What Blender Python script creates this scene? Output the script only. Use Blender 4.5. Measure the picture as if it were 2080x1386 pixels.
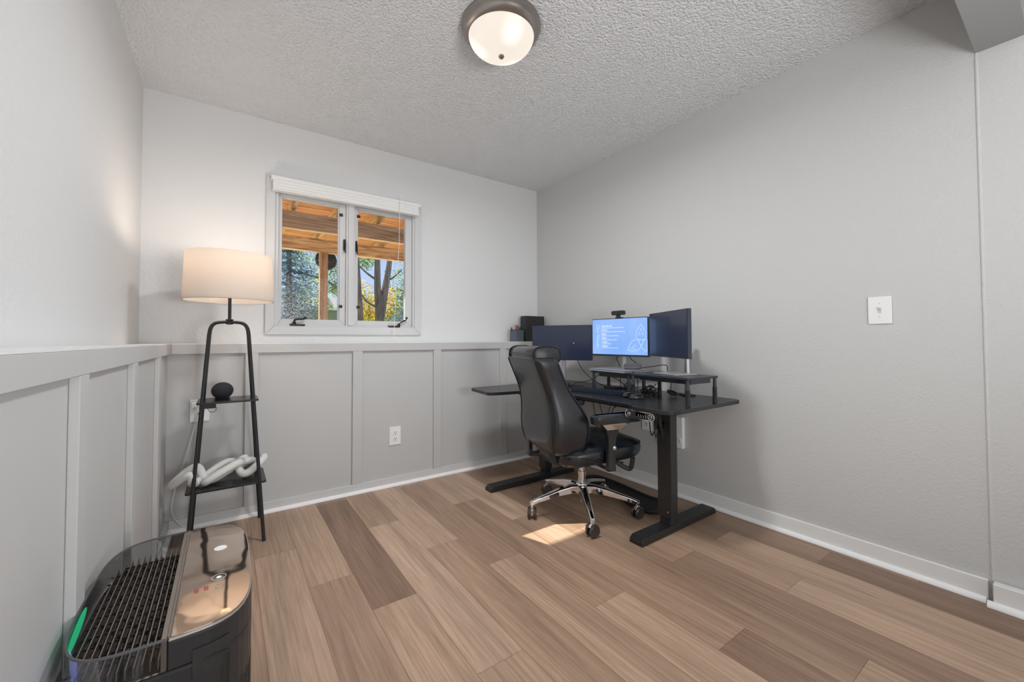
import bpy, bmesh, math, random
from mathutils import Vector, Matrix
random.seed(7)
C = bpy.context.scene.collection
for o in list(bpy.data.objects): bpy.data.objects.remove(o)
PI = math.pi
S = bpy.context.scene

# ------------------------------------------------------------------ camera
cd = bpy.data.cameras.new('camera'); cam = bpy.data.objects.new('camera', cd); C.objects.link(cam)
cd.sensor_width = 36; cd.lens = 36*821.47/2080; cd.shift_y = -21.94/2080; cd.clip_start = .02; cd.clip_end = 300
cr = Vector((0.81789784, -0.57535292, -0.00348527)); cu = Vector((-0.01126488, -0.02206946, 0.99969297)); cf = Vector((0.57525319, 0.81760746, 0.02453185))
cam.matrix_world = Matrix(((cr.x, cu.x, -cf.x, 0), (cr.y, cu.y, -cf.y, 0), (cr.z, cu.z, -cf.z, .997), (0, 0, 0, 1)))
S.camera = cam

# ------------------------------------------------------------------ sky, sun, fill lights
w = bpy.data.worlds.new('sky'); S.world = w; w.use_nodes = True
nt = w.node_tree; nt.nodes.clear()
wo = nt.nodes.new('ShaderNodeOutputWorld'); bg = nt.nodes.new('ShaderNodeBackground')
tc = nt.nodes.new('ShaderNodeTexCoord'); sp = nt.nodes.new('ShaderNodeSeparateXYZ'); rp = nt.nodes.new('ShaderNodeValToRGB')
nt.links.new(tc.outputs['Generated'], sp.inputs[0]); nt.links.new(sp.outputs['Z'], rp.inputs[0])
rp.color_ramp.elements[0].position = 0.0; rp.color_ramp.elements[0].color = (.62, .74, .95, 1)
rp.color_ramp.elements[1].position = .5; rp.color_ramp.elements[1].color = (.25, .42, .85, 1)
nt.links.new(rp.outputs[0], bg.inputs[0]); nt.links.new(bg.outputs[0], wo.inputs[0]); bg.inputs[1].default_value = 1.0

sun = bpy.data.lights.new('sun', 'SUN'); sun.energy = 13.0; sun.angle = .006; sun.color = (1, .93, .82)
so = bpy.data.objects.new('sun', sun); C.objects.link(so)
so.rotation_euler = Vector((.50, -1.40, -1.27)).to_track_quat('-Z', 'Y').to_euler()

def area(name, loc, direction, sx, sy, energy, color=(1, 1, 1)):
    l = bpy.data.lights.new(name, 'AREA'); l.shape = 'RECTANGLE'; l.size = sx; l.size_y = sy; l.energy = energy; l.color = color
    o = bpy.data.objects.new(name, l); C.objects.link(o); o.location = loc
    o.rotation_euler = Vector(direction).to_track_quat('-Z', 'Y').to_euler(); return o
# unseen fill lights added behind the camera: one wide, one upturned for the ceiling
area('rear_fill_wide', (.9, -3.05, 1.25), (0, 1, .05), 2.2, 2.1, 24, (.98, .99, 1))
up = area('rear_fill_upturned', (.75, -.95, 1.00), (-.04, .68, .73), .55, .55, 35, (.97, .985, 1))

up.visible_glossy = False
S.view_settings.view_transform = 'Standard'; S.view_settings.look = 'None'
S.view_settings.gamma = 1; S.view_settings.use_curve_mapping = False
S.view_settings.exposure = 0.12

# ------------------------------------------------------------------ room constants
XR, YB, XL, H = 2.377, 2.965, -.3945, 2.40
XP, XF = -.257, -.240          # left wainscot panel, front of its battens
YP, YF = 2.779, 2.7615         # back wainscot panel, front of its battens
ZL = .984

# ------------------------------------------------------------------ materials
def srgb(r, g, b):
    f = lambda c: (c/255/12.92) if c/255 <= .04045 else ((c/255+.055)/1.055)**2.4
    return (f(r), f(g), f(b), 1)
def mat(name, col, rough=.5, metal=0, bump=None, noise=None, coat=0, spec=.5, sub=None):
    m = bpy.data.materials.new(name); m.use_nodes = True; n = m.node_tree; b = n.nodes['Principled BSDF']
    b.inputs['Base Color'].default_value = col if len(col) == 4 else (*col, 1)
    b.inputs['Roughness'].default_value = rough; b.inputs['Metallic'].default_value = metal
    b.inputs['Coat Weight'].default_value = coat; b.inputs['Specular IOR Level'].default_value = spec
    tc = n.nodes.new('ShaderNodeTexCoord')
    if noise:     # (scale, amount) : faint tone variation of the surface itself
        t = n.nodes.new('ShaderNodeTexNoise'); t.inputs['Scale'].default_value = noise[0]; t.inputs['Detail'].default_value = 4
        n.links.new(tc.outputs['Object'], t.inputs['Vector'])
        mx = n.nodes.new('ShaderNodeMix'); mx.data_type = 'RGBA'
        c = b.inputs['Base Color'].default_value[:]
        mx.inputs[6].default_value = (*[v*(1-noise[1]) for v in c[:3]], 1); mx.inputs[7].default_value = (*[min(1, v*(1+noise[1])) for v in c[:3]], 1)
        n.links.new(t.outputs['Fac'], mx.inputs[0]); n.links.new(mx.outputs[2], b.inputs['Base Color'])
    if bump:      # (scale, strength, distance)
        t = n.nodes.new('ShaderNodeTexNoise'); t.inputs['Scale'].default_value = bump[0]; t.inputs['Detail'].default_value = 3
        n.links.new(tc.outputs['Object'], t.inputs['Vector'])
        bp = n.nodes.new('ShaderNodeBump'); bp.inputs['Strength'].default_value = bump[1]; bp.inputs['Distance'].default_value = bump[2]
        n.links.new(t.outputs['Fac'], bp.inputs['Height']); n.links.new(bp.outputs[0], b.inputs['Normal'])
    return m
def emis(name, col, strength, base=(.02, .02, .02)):
    m = mat(name, base, .4); b = m.node_tree.nodes['Principled BSDF']
    b.inputs['Emission Color'].default_value = (*col[:3], 1); b.inputs['Emission Strength'].default_value = strength; return m

M = {}
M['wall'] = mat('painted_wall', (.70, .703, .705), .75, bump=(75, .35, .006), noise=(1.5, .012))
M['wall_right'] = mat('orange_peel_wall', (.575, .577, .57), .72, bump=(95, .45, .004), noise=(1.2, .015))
M['wains'] = mat('wainscot_paint', (.53, .53, .528), .45, bump=(9, .12, .01), noise=(3, .02))
M['white'] = mat('white_paint', (.80, .80, .79), .4, noise=(6, .02))
M['trim_grey'] = mat('baseboard_paint', (.62, .62, .62), .45, noise=(6, .02))
M['bright'] = mat('quarter_round_white', (.90, .90, .90), .4, noise=(8, .02))
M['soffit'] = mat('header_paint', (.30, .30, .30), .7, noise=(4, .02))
M['casing'] = mat('window_casing', (.60, .605, .61), .4, noise=(5, .02))
M['vinyl'] = mat('sash_vinyl', (.70, .74, .78), .35, noise=(5, .02))
M['plastic_w'] = mat('white_plastic', (.83, .83, .82), .35, noise=(10, .01))
M['dark_slot'] = mat('dark_slot', (.03, .03, .03), .6, noise=(20, .1))
M['bronze'] = mat('dark_bronze', (.05, .048, .046), .35, .6, noise=(30, .1))
M['black'] = mat('black_steel', (.018, .018, .019), .38, bump=(400, .05, .001), noise=(20, .1))
M['black_pl'] = mat('black_plastic', (.025, .026, .028), .42, bump=(300, .05, .001), noise=(15, .1))
M['leather'] = mat('black_leather', (.010, .012, .016), .27, bump=(22, .12, .008), noise=(12, .15), coat=.15, spec=.8)
M['leather_seam'] = mat('leather_piping', (.016, .017, .020), .2, noise=(40, .1))
M['chrome'] = mat('chrome', (.86, .86, .88), .06, 1, noise=(8, .01))
M['silver'] = mat('brushed_silver', (.66, .67, .69), .32, .85, noise=(25, .03))
M['laptop'] = mat('laptop_aluminium', (.55, .56, .58), .38, .7, noise=(25, .03))
M['grey_case'] = mat('grey_case', (.10, .10, .11), .6, bump=(300, .1, .001), noise=(30, .1))
M['deskblack'] = mat('black_wood_laminate', (.020, .020, .022), .26, bump=(60, .05, .002), noise=(18, .3))
M['cable'] = mat('black_cable', (.012, .012, .013), .45, noise=(30, .1))
M['screen'] = mat('screen_off', (.022, .030, .062), .22, noise=(2, .1), coat=.2)
M['bezel'] = mat('monitor_bezel', (.020, .028, .045), .35, noise=(20, .1))
M['bluetop'] = mat('riser_black', (.030, .034, .042), .33, noise=(20, .1))
M['speaker'] = mat('speaker_fabric', (.028, .029, .033), .85, bump=(500, .5, .002), noise=(60, .2))
M['plaster'] = mat('white_plaster', (.72, .71, .69), .7, bump=(40, .3, .01), noise=(8, .06))
M['cordw'] = mat('white_cord', (.78, .78, .77), .5, noise=(20, .02))
M['rubber'] = mat('black_rubber', (.014, .014, .015), .6, bump=(200, .1, .001), noise=(30, .1))
M['nickel'] = mat('brushed_nickel', (.36, .325, .30), .33, .9, noise=(20, .05))
M['screentext'] = emis('screen_text', (.92, .96, 1), 1.0)
M['screenfaint'] = emis('screen_faint_text', (.45, .68, 1.0), 1.05)
M['screenmark'] = emis('screen_emblem', (.40, .62, 1.0), .98)
M['pixel'] = emis('lit_cursor', (.7, .9, 1), 1.5)
M['green_led'] = emis('green_display', (.02, .70, .30), .45)
M['blue_led'] = emis('violet_light', (.30, .36, .90), .6)
M['white_led'] = emis('button_light', (.6, .8, 1), 1.2)
M['red_led'] = emis('red_display', (.6, .06, .08), .5)
M['mesh_cup'] = mat('grey_mesh', (.13, .15, .19), .5, .4, bump=(500, .6, .002), noise=(200, .3))
M['binder'] = mat('black_binder', (.022, .021, .022), .45, noise=(15, .2))
M['red'] = mat('red_pen', (.55, .02, .06), .4, noise=(10, .05)); M['green'] = mat('green_pen', (.01, .12, .06), .4, noise=(10, .05))

def lit_screen():
    m = bpy.data.materials.new('lit_blue_screen'); m.use_nodes = True; n = m.node_tree; b = n.nodes['Principled BSDF']
    b.inputs['Base Color'].default_value = (.02, .02, .02, 1); b.inputs['Roughness'].default_value = .3
    tc = n.nodes.new('ShaderNodeTexCoord'); t = n.nodes.new('ShaderNodeTexNoise'); t.inputs['Scale'].default_value = 5
    r = n.nodes.new('ShaderNodeValToRGB'); r.color_ramp.elements[0].color = (.20, .42, .92, 1); r.color_ramp.elements[1].color = (.32, .52, .98, 1)
    r.color_ramp.elements[0].position = .3; r.color_ramp.elements[1].position = .7
    n.links.new(tc.outputs['Object'], t.inputs['Vector']); n.links.new(t.outputs['Fac'], r.inputs[0]); n.links.new(r.outputs[0], b.inputs['Emission Color'])
    b.inputs['Emission Strength'].default_value = .92
    return m
M['lit'] = lit_screen()

def ceiling_mat():
    m = mat('popcorn_ceiling', (.90, .905, .91), .95); n = m.node_tree; b = n.nodes['Principled BSDF']
    tc = n.nodes.new('ShaderNodeTexCoord')
    v = n.nodes.new('ShaderNodeTexVoronoi'); v.inputs['Scale'].default_value = 95; v.inputs['Randomness'].default_value = 1
    t = n.nodes.new('ShaderNodeTexNoise'); t.inputs['Scale'].default_value = 70; t.inputs['Detail'].default_value = 6; t.inputs['Roughness'].default_value = .7
    a = n.nodes.new('ShaderNodeMath'); a.operation = 'SUBTRACT'
    n.links.new(tc.outputs['Object'], v.inputs['Vector']); n.links.new(tc.outputs['Object'], t.inputs['Vector'])
    n.links.new(t.outputs['Fac'], a.inputs[0]); n.links.new(v.outputs['Distance'], a.inputs[1])
    bp = n.nodes.new('ShaderNodeBump'); bp.inputs['Strength'].default_value = .9; bp.inputs['Distance'].default_value = .012
    n.links.new(a.outputs[0], bp.inputs['Height']); n.links.new(bp.outputs[0], b.inputs['Normal'])
    return m
M['ceiling'] = ceiling_mat()

def floor_mat():
    m = mat('oak_planks', (.3, .2, .15), .42); n = m.node_tree; b = n.nodes['Principled BSDF']; L = n.links.new
    uv = n.nodes.new('ShaderNodeUVMap'); uv.uv_map = 'UVMap'
    at = n.nodes.new('ShaderNodeAttribute'); at.attribute_name = 'tone'; at.attribute_type = 'GEOMETRY'
    sep = n.nodes.new('ShaderNodeSeparateColor'); L(at.outputs['Color'], sep.inputs[0])
    off = n.nodes.new('ShaderNodeCombineXYZ')
    mu = n.nodes.new('ShaderNodeMath'); mu.operation = 'MULTIPLY'; mu.inputs[1].default_value = 37; L(sep.outputs[1], mu.inputs[0]); L(mu.outputs[0], off.inputs[0]); L(mu.outputs[0], off.inputs[1])
    ad = n.nodes.new('ShaderNodeVectorMath'); ad.operation = 'ADD'; L(uv.outputs[0], ad.inputs[0]); L(off.outputs[0], ad.inputs[1])
    def noise(sx, sy, sc, det, rough=.6, dist=0):
        mp = n.nodes.new('ShaderNodeMapping'); mp.inputs['Scale'].default_value = (sx, sy, 1); L(ad.outputs[0], mp.inputs[0])
        t = n.nodes.new('ShaderNodeTexNoise'); t.inputs['Scale'].default_value = sc; t.inputs['Detail'].default_value = det; t.inputs['Roughness'].default_value = rough; t.inputs['Distortion'].default_value = dist
        L(mp.outputs[0], t.inputs['Vector']); return t
    g1 = noise(.035, 1.0, 90, 5, .65, .3); g2 = noise(.13, 2.4, 3.2, 4, .55, .9); g3 = noise(.02, 1, 300, 2, .5)
    ramp = n.nodes.new('ShaderNodeValToRGB'); L(sep.outputs[0], ramp.inputs[0])
    e = ramp.color_ramp.elements; e[0].position = 0; e[0].color = srgb(134, 108, 91); e[1].position = 1; e[1].color = srgb(203, 176, 154)
    x = e.new(.5); x.color = srgb(174, 146, 124)
    mix1 = n.nodes.new('ShaderNodeMix'); mix1.data_type = 'RGBA'; mix1.blend_type = 'MULTIPLY'; mix1.inputs[0].default_value = 1
    r1 = n.nodes.new('ShaderNodeValToRGB'); r1.color_ramp.elements[0].position = .3; r1.color_ramp.elements[0].color = (.72, .70, .68, 1); r1.color_ramp.elements[1].position = .62; r1.color_ramp.elements[1].color = (1.08, 1.08, 1.08, 1)
    L(g1.outputs['Fac'], r1.inputs[0]); L(ramp.outputs[0], mix1.inputs[6]); L(r1.outputs[0], mix1.inputs[7])
    mix2 = n.nodes.new('ShaderNodeMix'); mix2.data_type = 'RGBA'; mix2.blend_type = 'MULTIPLY'; mix2.inputs[0].default_value = 1
    r2 = n.nodes.new('ShaderNodeValToRGB'); r2.color_ramp.elements[0].position = .33; r2.color_ramp.elements[0].color = (.72, .70, .68, 1); r2.color_ramp.elements[1].position = .66; r2.color_ramp.elements[1].color = (1.08, 1.07, 1.06, 1)
    L(g2.outputs['Fac'], r2.inputs[0]); L(mix1.outputs[2], mix2.inputs[6]); L(r2.outputs[0], mix2.inputs[7])
    # bevelled seams along the edges of every plank
    s2 = n.nodes.new('ShaderNodeSeparateXYZ'); L(uv.outputs[0], s2.inputs[0])
    def edge(sock, size_attr):
        mn = n.nodes.new('ShaderNodeMath'); mn.operation = 'SUBTRACT'; L(size_attr, mn.inputs[0]); L(sock, mn.inputs[1])
        mi = n.nodes.new('ShaderNodeMath'); mi.operation = 'MINIMUM'; L(sock, mi.inputs[0]); L(mn.outputs[0], mi.inputs[1])
        lt = n.nodes.new('ShaderNodeMath'); lt.operation = 'LESS_THAN'; lt.inputs[1].default_value = .0011; L(mi.outputs[0], lt.inputs[0]); return lt.outputs[0]
    wv = n.nodes.new('ShaderNodeValue'); wv.outputs[0].default_value = .170
    lv = n.nodes.new('ShaderNodeMath'); lv.operation = 'MULTIPLY'; lv.inputs[1].default_value = 2.0; L(sep.outputs[2], lv.inputs[0])
    mx = n.nodes.new('ShaderNodeMath'); mx.operation = 'MAXIMUM'; L(edge(s2.outputs[1], wv.outputs[0]), mx.inputs[0]); L(edge(s2.outputs[0], lv.outputs[0]), mx.inputs[1])
    m3 = n.nodes.new('ShaderNodeMix'); m3.data_type = 'RGBA'; m3.blend_type = 'MULTIPLY'; m3.inputs[7].default_value = (.55, .52, .5, 1)
    L(mx.outputs[0], m3.inputs[0]); L(mix2.outputs[2], m3.inputs[6]); L(m3.outputs[2], b.inputs['Base Color'])
    bp = n.nodes.new('ShaderNodeBump'); bp.inputs['Strength'].default_value = .12; bp.inputs['Distance'].default_value = .002; L(g3.outputs['Fac'], bp.inputs['Height']); L(bp.outputs[0], b.inputs['Normal'])
    return m
M['floor'] = floor_mat()

def wood(name, c0, c1, axis='X', scale=12, rough=.7):
    m = mat(name, c0, rough); n = m.node_tree; b = n.nodes['Principled BSDF']; L = n.links.new
    tc = n.nodes.new('ShaderNodeTexCoord'); mp = n.nodes.new('ShaderNodeMapping')
    mp.inputs['Scale'].default_value = {'X': (.08, 1, 1), 'Y': (1, .08, 1), 'Z': (1, 1, .08)}[axis]
    t = n.nodes.new('ShaderNodeTexNoise'); t.inputs['Scale'].default_value = scale; t.inputs['Detail'].default_value = 10; t.inputs['Roughness'].default_value = .62; t.inputs['Distortion'].default_value = 1.6
    r = n.nodes.new('ShaderNodeValToRGB'); r.color_ramp.elements[0].position = .34; r.color_ramp.elements[0].color = (*c0[:3], 1); r.color_ramp.elements[1].position = .62; r.color_ramp.elements[1].color = (*c1[:3], 1)
    L(tc.outputs['Object'], mp.inputs[0]); L(mp.outputs[0], t.inputs['Vector']); L(t.outputs['Fac'], r.inputs[0]); L(r.outputs[0], b.inputs['Base Color'])
    return m
M['beam'] = wood('weathered_beam', srgb(145, 112, 78), srgb(235, 202, 160), 'X', 14)
M['joist'] = wood('deck_joist', srgb(165, 128, 80), srgb(220, 188, 135), 'Y', 14)
M['post'] = wood('deck_post', srgb(112, 84, 62), srgb(180, 146, 112), 'Z', 14)
M['deckboard'] = wood('deck_boards', srgb(165, 110, 62), srgb(210, 155, 98), 'X', 10)
M['bark'] = wood('tree_bark', srgb(70, 62, 58), srgb(140, 128, 120), 'Z', 14, .9)
M['shingle'] = mat('roof_shingles', srgb(120, 116, 116), .9, noise=(3, .1), bump=(20, .4, .03))
M['siding'] = mat('siding', srgb(135, 140, 118), .8, noise=(2, .05))
M['bounce'] = mat('pale_bounce_slab', srgb(225, 215, 195), .9, noise=(2, .05))
M['grass'] = mat('lawn', srgb(150, 165, 100), .95, noise=(2, .3), bump=(30, .4, .05))
M['disc'] = mat('black_disc', (.02, .022, .028), .6, noise=(10, .2))
def leafmat(name, cols, transl=.35):
    m = bpy.data.materials.new(name); m.use_nodes = True; n = m.node_tree; n.nodes.clear(); L = n.links.new
    o = n.nodes.new('ShaderNodeOutputMaterial'); d = n.nodes.new('ShaderNodeBsdfDiffuse'); t = n.nodes.new('ShaderNodeBsdfTranslucent'); mx = n.nodes.new('ShaderNodeMixShader')
    tc = n.nodes.new('ShaderNodeTexCoord'); no = n.nodes.new('ShaderNodeTexNoise'); no.inputs['Scale'].default_value = 1.6; no.inputs['Detail'].default_value = 6
    r = n.nodes.new('ShaderNodeValToRGB'); e = r.color_ramp.elements
    e[0].position = .3; e[0].color = cols[0]; e[1].position = .7; e[1].color = cols[-1]
    if len(cols) > 2: e.new(.5).color = cols[1]
    L(tc.outputs['Object'], no.inputs['Vector']); L(no.outputs['Fac'], r.inputs[0]); L(r.outputs[0], d.inputs[0]); L(r.outputs[0], t.inputs[0])
    mx.inputs[0].default_value = transl; L(d.outputs[0], mx.inputs[1]); L(t.outputs[0], mx.inputs[2]); L(mx.outputs[0], o.inputs[0]); return m
M['leaf_g'] = leafmat('green_leaves', [srgb(60, 90, 45), srgb(120, 150, 60), srgb(190, 205, 80)], .5)
M['leaf_y'] = leafmat('yellow_leaves', [srgb(215, 140, 75), srgb(215, 190, 70), srgb(150, 170, 70)], .5)
M['leaf_b'] = leafmat('spruce_needles', [srgb(55, 80, 85), srgb(110, 140, 145), srgb(170, 190, 195)], .2)

def pane_mat(name, tint, refl, rough=0.0):
    m = bpy.data.materials.new(name); m.use_nodes = True; n = m.node_tree; n.nodes.clear(); L = n.links.new
    o = n.nodes.new('ShaderNodeOutputMaterial'); t = n.nodes.new('ShaderNodeBsdfTransparent'); g = n.nodes.new('ShaderNodeBsdfGlossy'); mx = n.nodes.new('ShaderNodeMixShader')
    t.inputs[0].default_value = (*tint, 1); g.inputs['Roughness'].default_value = rough
    lw = n.nodes.new('ShaderNodeLayerWeight'); lw.inputs[0].default_value = .35
    mu = n.nodes.new('ShaderNodeMath'); mu.operation = 'MULTIPLY_ADD'; mu.inputs[1].default_value = refl; mu.inputs[2].default_value = .012
    L(lw.outputs['Fresnel'], mu.inputs[0]); L(mu.outputs[0], mx.inputs[0]); L(t.outputs[0], mx.inputs[1]); L(g.outputs[0], mx.inputs[2]); L(mx.outputs[0], o.inputs[0]); return m
M['pane'] = pane_mat('window_glass', (.97, .98, .98), .10)
M['clear'] = pane_mat('clear_acrylic', (.80, .81, .82), .55, .02)

def frost_pane():   # the left pane: condensation beads low down on the glass
    m = pane_mat('misted_window_glass', (.97, .98, .98), .10); n = m.node_tree; L = n.links.new
    o = [x for x in n.nodes if x.type == 'OUTPUT_MATERIAL'][0]; base = o.inputs[0].links[0].from_socket
    d = n.nodes.new('ShaderNodeBsdfDiffuse'); d.inputs[0].default_value = (.8, .84, .86, 1)
    tr = n.nodes.new('ShaderNodeBsdfTranslucent'); tr.inputs[0].default_value = (.8, .84, .86, 1); m2 = n.nodes.new('ShaderNodeMixShader'); L(d.outputs[0], m2.inputs[1]); L(tr.outputs[0], m2.inputs[2])
    tc = n.nodes.new('ShaderNodeTexCoord'); no = n.nodes.new('ShaderNodeTexNoise'); no.inputs['Scale'].default_value = 110; no.inputs['Detail'].default_value = 3
    L(tc.outputs['Object'], no.inputs['Vector'])
    sp = n.nodes.new('ShaderNodeSeparateXYZ'); L(tc.outputs['Object'], sp.inputs[0])
    # dense at the lower left corner, fading out up and to the right
    h = n.nodes.new('ShaderNodeMapRange'); h.inputs['From Min'].default_value = 1.50; h.inputs['From Max'].default_value = 1.14; L(sp.outputs['Z'], h.inputs['Value'])
    x = n.nodes.new('ShaderNodeMapRange'); x.inputs['From Min'].default_value = .56; x.inputs['From Max'].default_value = .34; L(sp.outputs['X'], x.inputs['Value'])
    pr = n.nodes.new('ShaderNodeMath'); pr.operation = 'MULTIPLY'; L(h.outputs[0], pr.inputs[0]); L(x.outputs[0], pr.inputs[1])
    th = n.nodes.new('ShaderNodeMath'); th.operation = 'MULTIPLY_ADD'; th.inputs[1].default_value = -.20; th.inputs[2].default_value = .70; L(pr.outputs[0], th.inputs[0])
    gt = n.nodes.new('ShaderNodeMath'); gt.operation = 'GREATER_THAN'; L(no.outputs['Fac'], gt.inputs[0]); L(th.outputs[0], gt.inputs[1])
    k = n.nodes.new('ShaderNodeMath'); k.operation = 'MULTIPLY'; k.inputs[1].default_value = .62; L(gt.outputs[0], k.inputs[0])
    m3 = n.nodes.new('ShaderNodeMixShader'); L(k.outputs[0], m3.inputs[0]); L(base, m3.inputs[1]); L(m2.outputs[0], m3.inputs[2]); L(m3.outputs[0], o.inputs[0]); return m
M['mist'] = frost_pane()

def shade_mat(name, col, transl, em=None):
    m = bpy.data.materials.new(name); m.use_nodes = True; n = m.node_tree; n.nodes.clear(); L = n.links.new
    o = n.nodes.new('ShaderNodeOutputMaterial'); d = n.nodes.new('ShaderNodeBsdfDiffuse'); t = n.nodes.new('ShaderNodeBsdfTranslucent'); mx = n.nodes.new('ShaderNodeMixShader')
    tc = n.nodes.new('ShaderNodeTexCoord'); no = n.nodes.new('ShaderNodeTexNoise'); no.inputs['Scale'].default_value = 120
    bp = n.nodes.new('ShaderNodeBump'); bp.inputs['Strength'].default_value = .1; bp.inputs['Distance'].default_value = .001
    L(tc.outputs['Object'], no.inputs['Vector']); L(no.outputs['Fac'], bp.inputs['Height']); L(bp.outputs[0], d.inputs['Normal'])
    d.inputs[0].default_value = (*col, 1); t.inputs[0].default_value = (*col, 1); mx.inputs[0].default_value = transl
    L(d.outputs[0], mx.inputs[1]); L(t.outputs[0], mx.inputs[2]); L(mx.outputs[0], o.inputs[0]); return m
M['shade'] = shade_mat('linen_shade', (.74, .69, .64), .52)

def dome_mat():     # frosted glass lit by three bulbs behind it
    m = bpy.data.materials.new('lit_frosted_glass'); m.use_nodes = True; n = m.node_tree; L = n.links.new; b = n.nodes['Principled BSDF']
    b.inputs['Base Color'].default_value = (.10, .095, .09, 1); b.inputs['Roughness'].default_value = .35
    tc = n.nodes.new('ShaderNodeTexCoord'); tot = None
    for (bx, by) in ((-.055, .045), (.062, .03), (-.01, -.07)):
        ds = n.nodes.new('ShaderNodeVectorMath'); ds.operation = 'DISTANCE'; ds.inputs[1].default_value = (bx, by, -.05); L(tc.outputs['Object'], ds.inputs[0])
        mr = n.nodes.new('ShaderNodeMapRange'); mr.interpolation_type = 'SMOOTHSTEP'; mr.inputs['From Min'].default_value = .085; mr.inputs['From Max'].default_value = .02; L(ds.outputs['Value'], mr.inputs['Value'])
        if tot is None: tot = mr.outputs[0]
        else:
            a = n.nodes.new('ShaderNodeMath'); a.operation = 'ADD'; L(tot, a.inputs[0]); L(mr.outputs[0], a.inputs[1]); tot = a.outputs[0]
    st = n.nodes.new('ShaderNodeMath'); st.operation = 'MULTIPLY_ADD'; st.inputs[1].default_value = 1.7; st.inputs[2].default_value = .80; L(tot, st.inputs[0])
    b.inputs['Emission Color'].default_value = (1, .90, .78, 1); L(st.outputs[0], b.inputs['Emission Strength']); return m
M['dome'] = dome_mat()

def mirror_mat():
    m = mat('bronze_mirror_panel', (.50, .42, .36), .05, 1); n = m.node_tree; b = n.nodes['Principled BSDF']; L = n.links.new
    tc = n.nodes.new('ShaderNodeTexCoord'); t = n.nodes.new('ShaderNodeTexNoise'); t.inputs['Scale'].default_value = 14; t.inputs['Detail'].default_value = 1
    bp = n.nodes.new('ShaderNodeBump'); bp.inputs['Strength'].default_value = .05; bp.inputs['Distance'].default_value = .01
    L(tc.outputs['Object'], t.inputs['Vector']); L(t.outputs['Fac'], bp.inputs['Height']); L(bp.outputs[0], b.inputs['Normal']); return m
M['mirror'] = mirror_mat()

# ------------------------------------------------------------------ mesh helpers
def bm_new(): return bmesh.new()
def box(bm, x0, x1, y0, y1, z0, z1, mtx=None):
    vs = [bm.verts.new(Vector((x, y, z)) if mtx is None else mtx @ Vector((x, y, z))) for z in (z0, z1) for y in (y0, y1) for x in (x0, x1)]
    for f in ((0, 2, 3, 1), (4, 5, 7, 6), (0, 1, 5, 4), (2, 6, 7, 3), (0, 4, 6, 2), (1, 3, 7, 5)): bm.faces.new([vs[i] for i in f])
    return vs
def prism(bm, pts, z0, z1, mtx=None):
    f = (lambda v: v) if mtx is None else (lambda v: mtx @ v)
    a = [bm.verts.new(f(Vector((p[0], p[1], z0)))) for p in pts]; b = [bm.verts.new(f(Vector((p[0], p[1], z1)))) for p in pts]; n = len(pts)
    bm.faces.new(list(reversed(a))); bm.faces.new(b)
    for i in range(n): bm.faces.new((a[i], a[(i+1) % n], b[(i+1) % n], b[i]))
def loft(bm, rings, cap=True, closed=True):
    R = [[bm.verts.new(Vector(p)) for p in r] for r in rings]; n = len(R[0])
    for i in range(len(R)-1):
        for j in range(n if closed else n-1):
            bm.faces.new((R[i][j], R[i][(j+1) % n], R[i+1][(j+1) % n], R[i+1][j]))
    if cap: bm.faces.new(list(reversed(R[0]))); bm.faces.new(R[-1])
    return R
def lathe(bm, prof, c=(0, 0, 0), n=40, mtx=None):
    rings = []
    for r, z in prof:
        ring = []
        for k in range(n):
            v = Vector((max(r, 1e-4)*math.cos(2*PI*k/n), max(r, 1e-4)*math.sin(2*PI*k/n), z))
            if mtx is not None: v = mtx @ v
            ring.append(v+Vector(c))
        rings.append(ring)
    loft(bm, rings)
def tube(bm, pts, r, n=10, closed=False, cap=True):
    pts = [Vector(p) for p in pts]; N = len(pts); rings = []
    rr = r if isinstance(r, (list, tuple)) else [r]*N
    up = None
    for i, p in enumerate(pts):
        a = pts[(i-1) % N] if (closed or i > 0) else p; b = pts[(i+1) % N] if (closed or i < N-1) else p
        t = (b-a).normalized()
        if up is None:
            up = Vector((0, 0, 1)) if abs(t.z) < .9 else Vector((1, 0, 0)); up = (up - t*up.dot(t)).normalized()
        else:
            up = (up - t*up.dot(t)).normalized()
        s = t.cross(up)
        rings.append([p+(up*math.cos(2*PI*k/n)+s*math.sin(2*PI*k/n))*rr[i] for k in range(n)])
    if closed:
        R = [[bm.verts.new(v) for v in ring] for ring in rings]
        for i in range(N):
            A, B = R[i], R[(i+1) % N]
            for j in range(n): bm.faces.new((A[j], A[(j+1) % n], B[(j+1) % n], B[j]))
    else: loft(bm, rings, cap)
def smooth_path(pts, sub=8, closed=False):
    P = [Vector(p) for p in pts]; N = len(P); out = []
    rng = range(N if closed else N-1)
    for i in rng:
        g = (lambda k: P[k % N]) if closed else (lambda k: P[max(0, min(N-1, k))])
        p0, p1, p2, p3 = g(i-1), g(i), g(i+1), g(i+2)
        for s in range(sub):
            t = s/sub
            out.append(.5*((2*p1)+(-p0+p2)*t+(2*p0-5*p1+4*p2-p3)*t*t+(-p0+3*p1-3*p2+p3)*t**3))
    if not closed: out.append(P[-1])
    return out
def rrect(x0, x1, y0, y1, r, n=6, rs=None):
    rs = rs or (r, r, r, r); out = []      # corners: (x1,y1) (x0,y1) (x0,y0) (x1,y0)
    for (cx, cy, a0, rr) in ((x1, y1, 0, rs[0]), (x0, y1, 90, rs[1]), (x0, y0, 180, rs[2]), (x1, y0, 270, rs[3])):
        sx = -1 if cx == x1 else 1; sy = -1 if cy == y1 else 1
        for k in range(n+1):
            a = math.radians(a0+90*k/n); out.append((cx+sx*rr+rr*math.cos(a), cy+sy*rr+rr*math.sin(a)))
    return out
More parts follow.
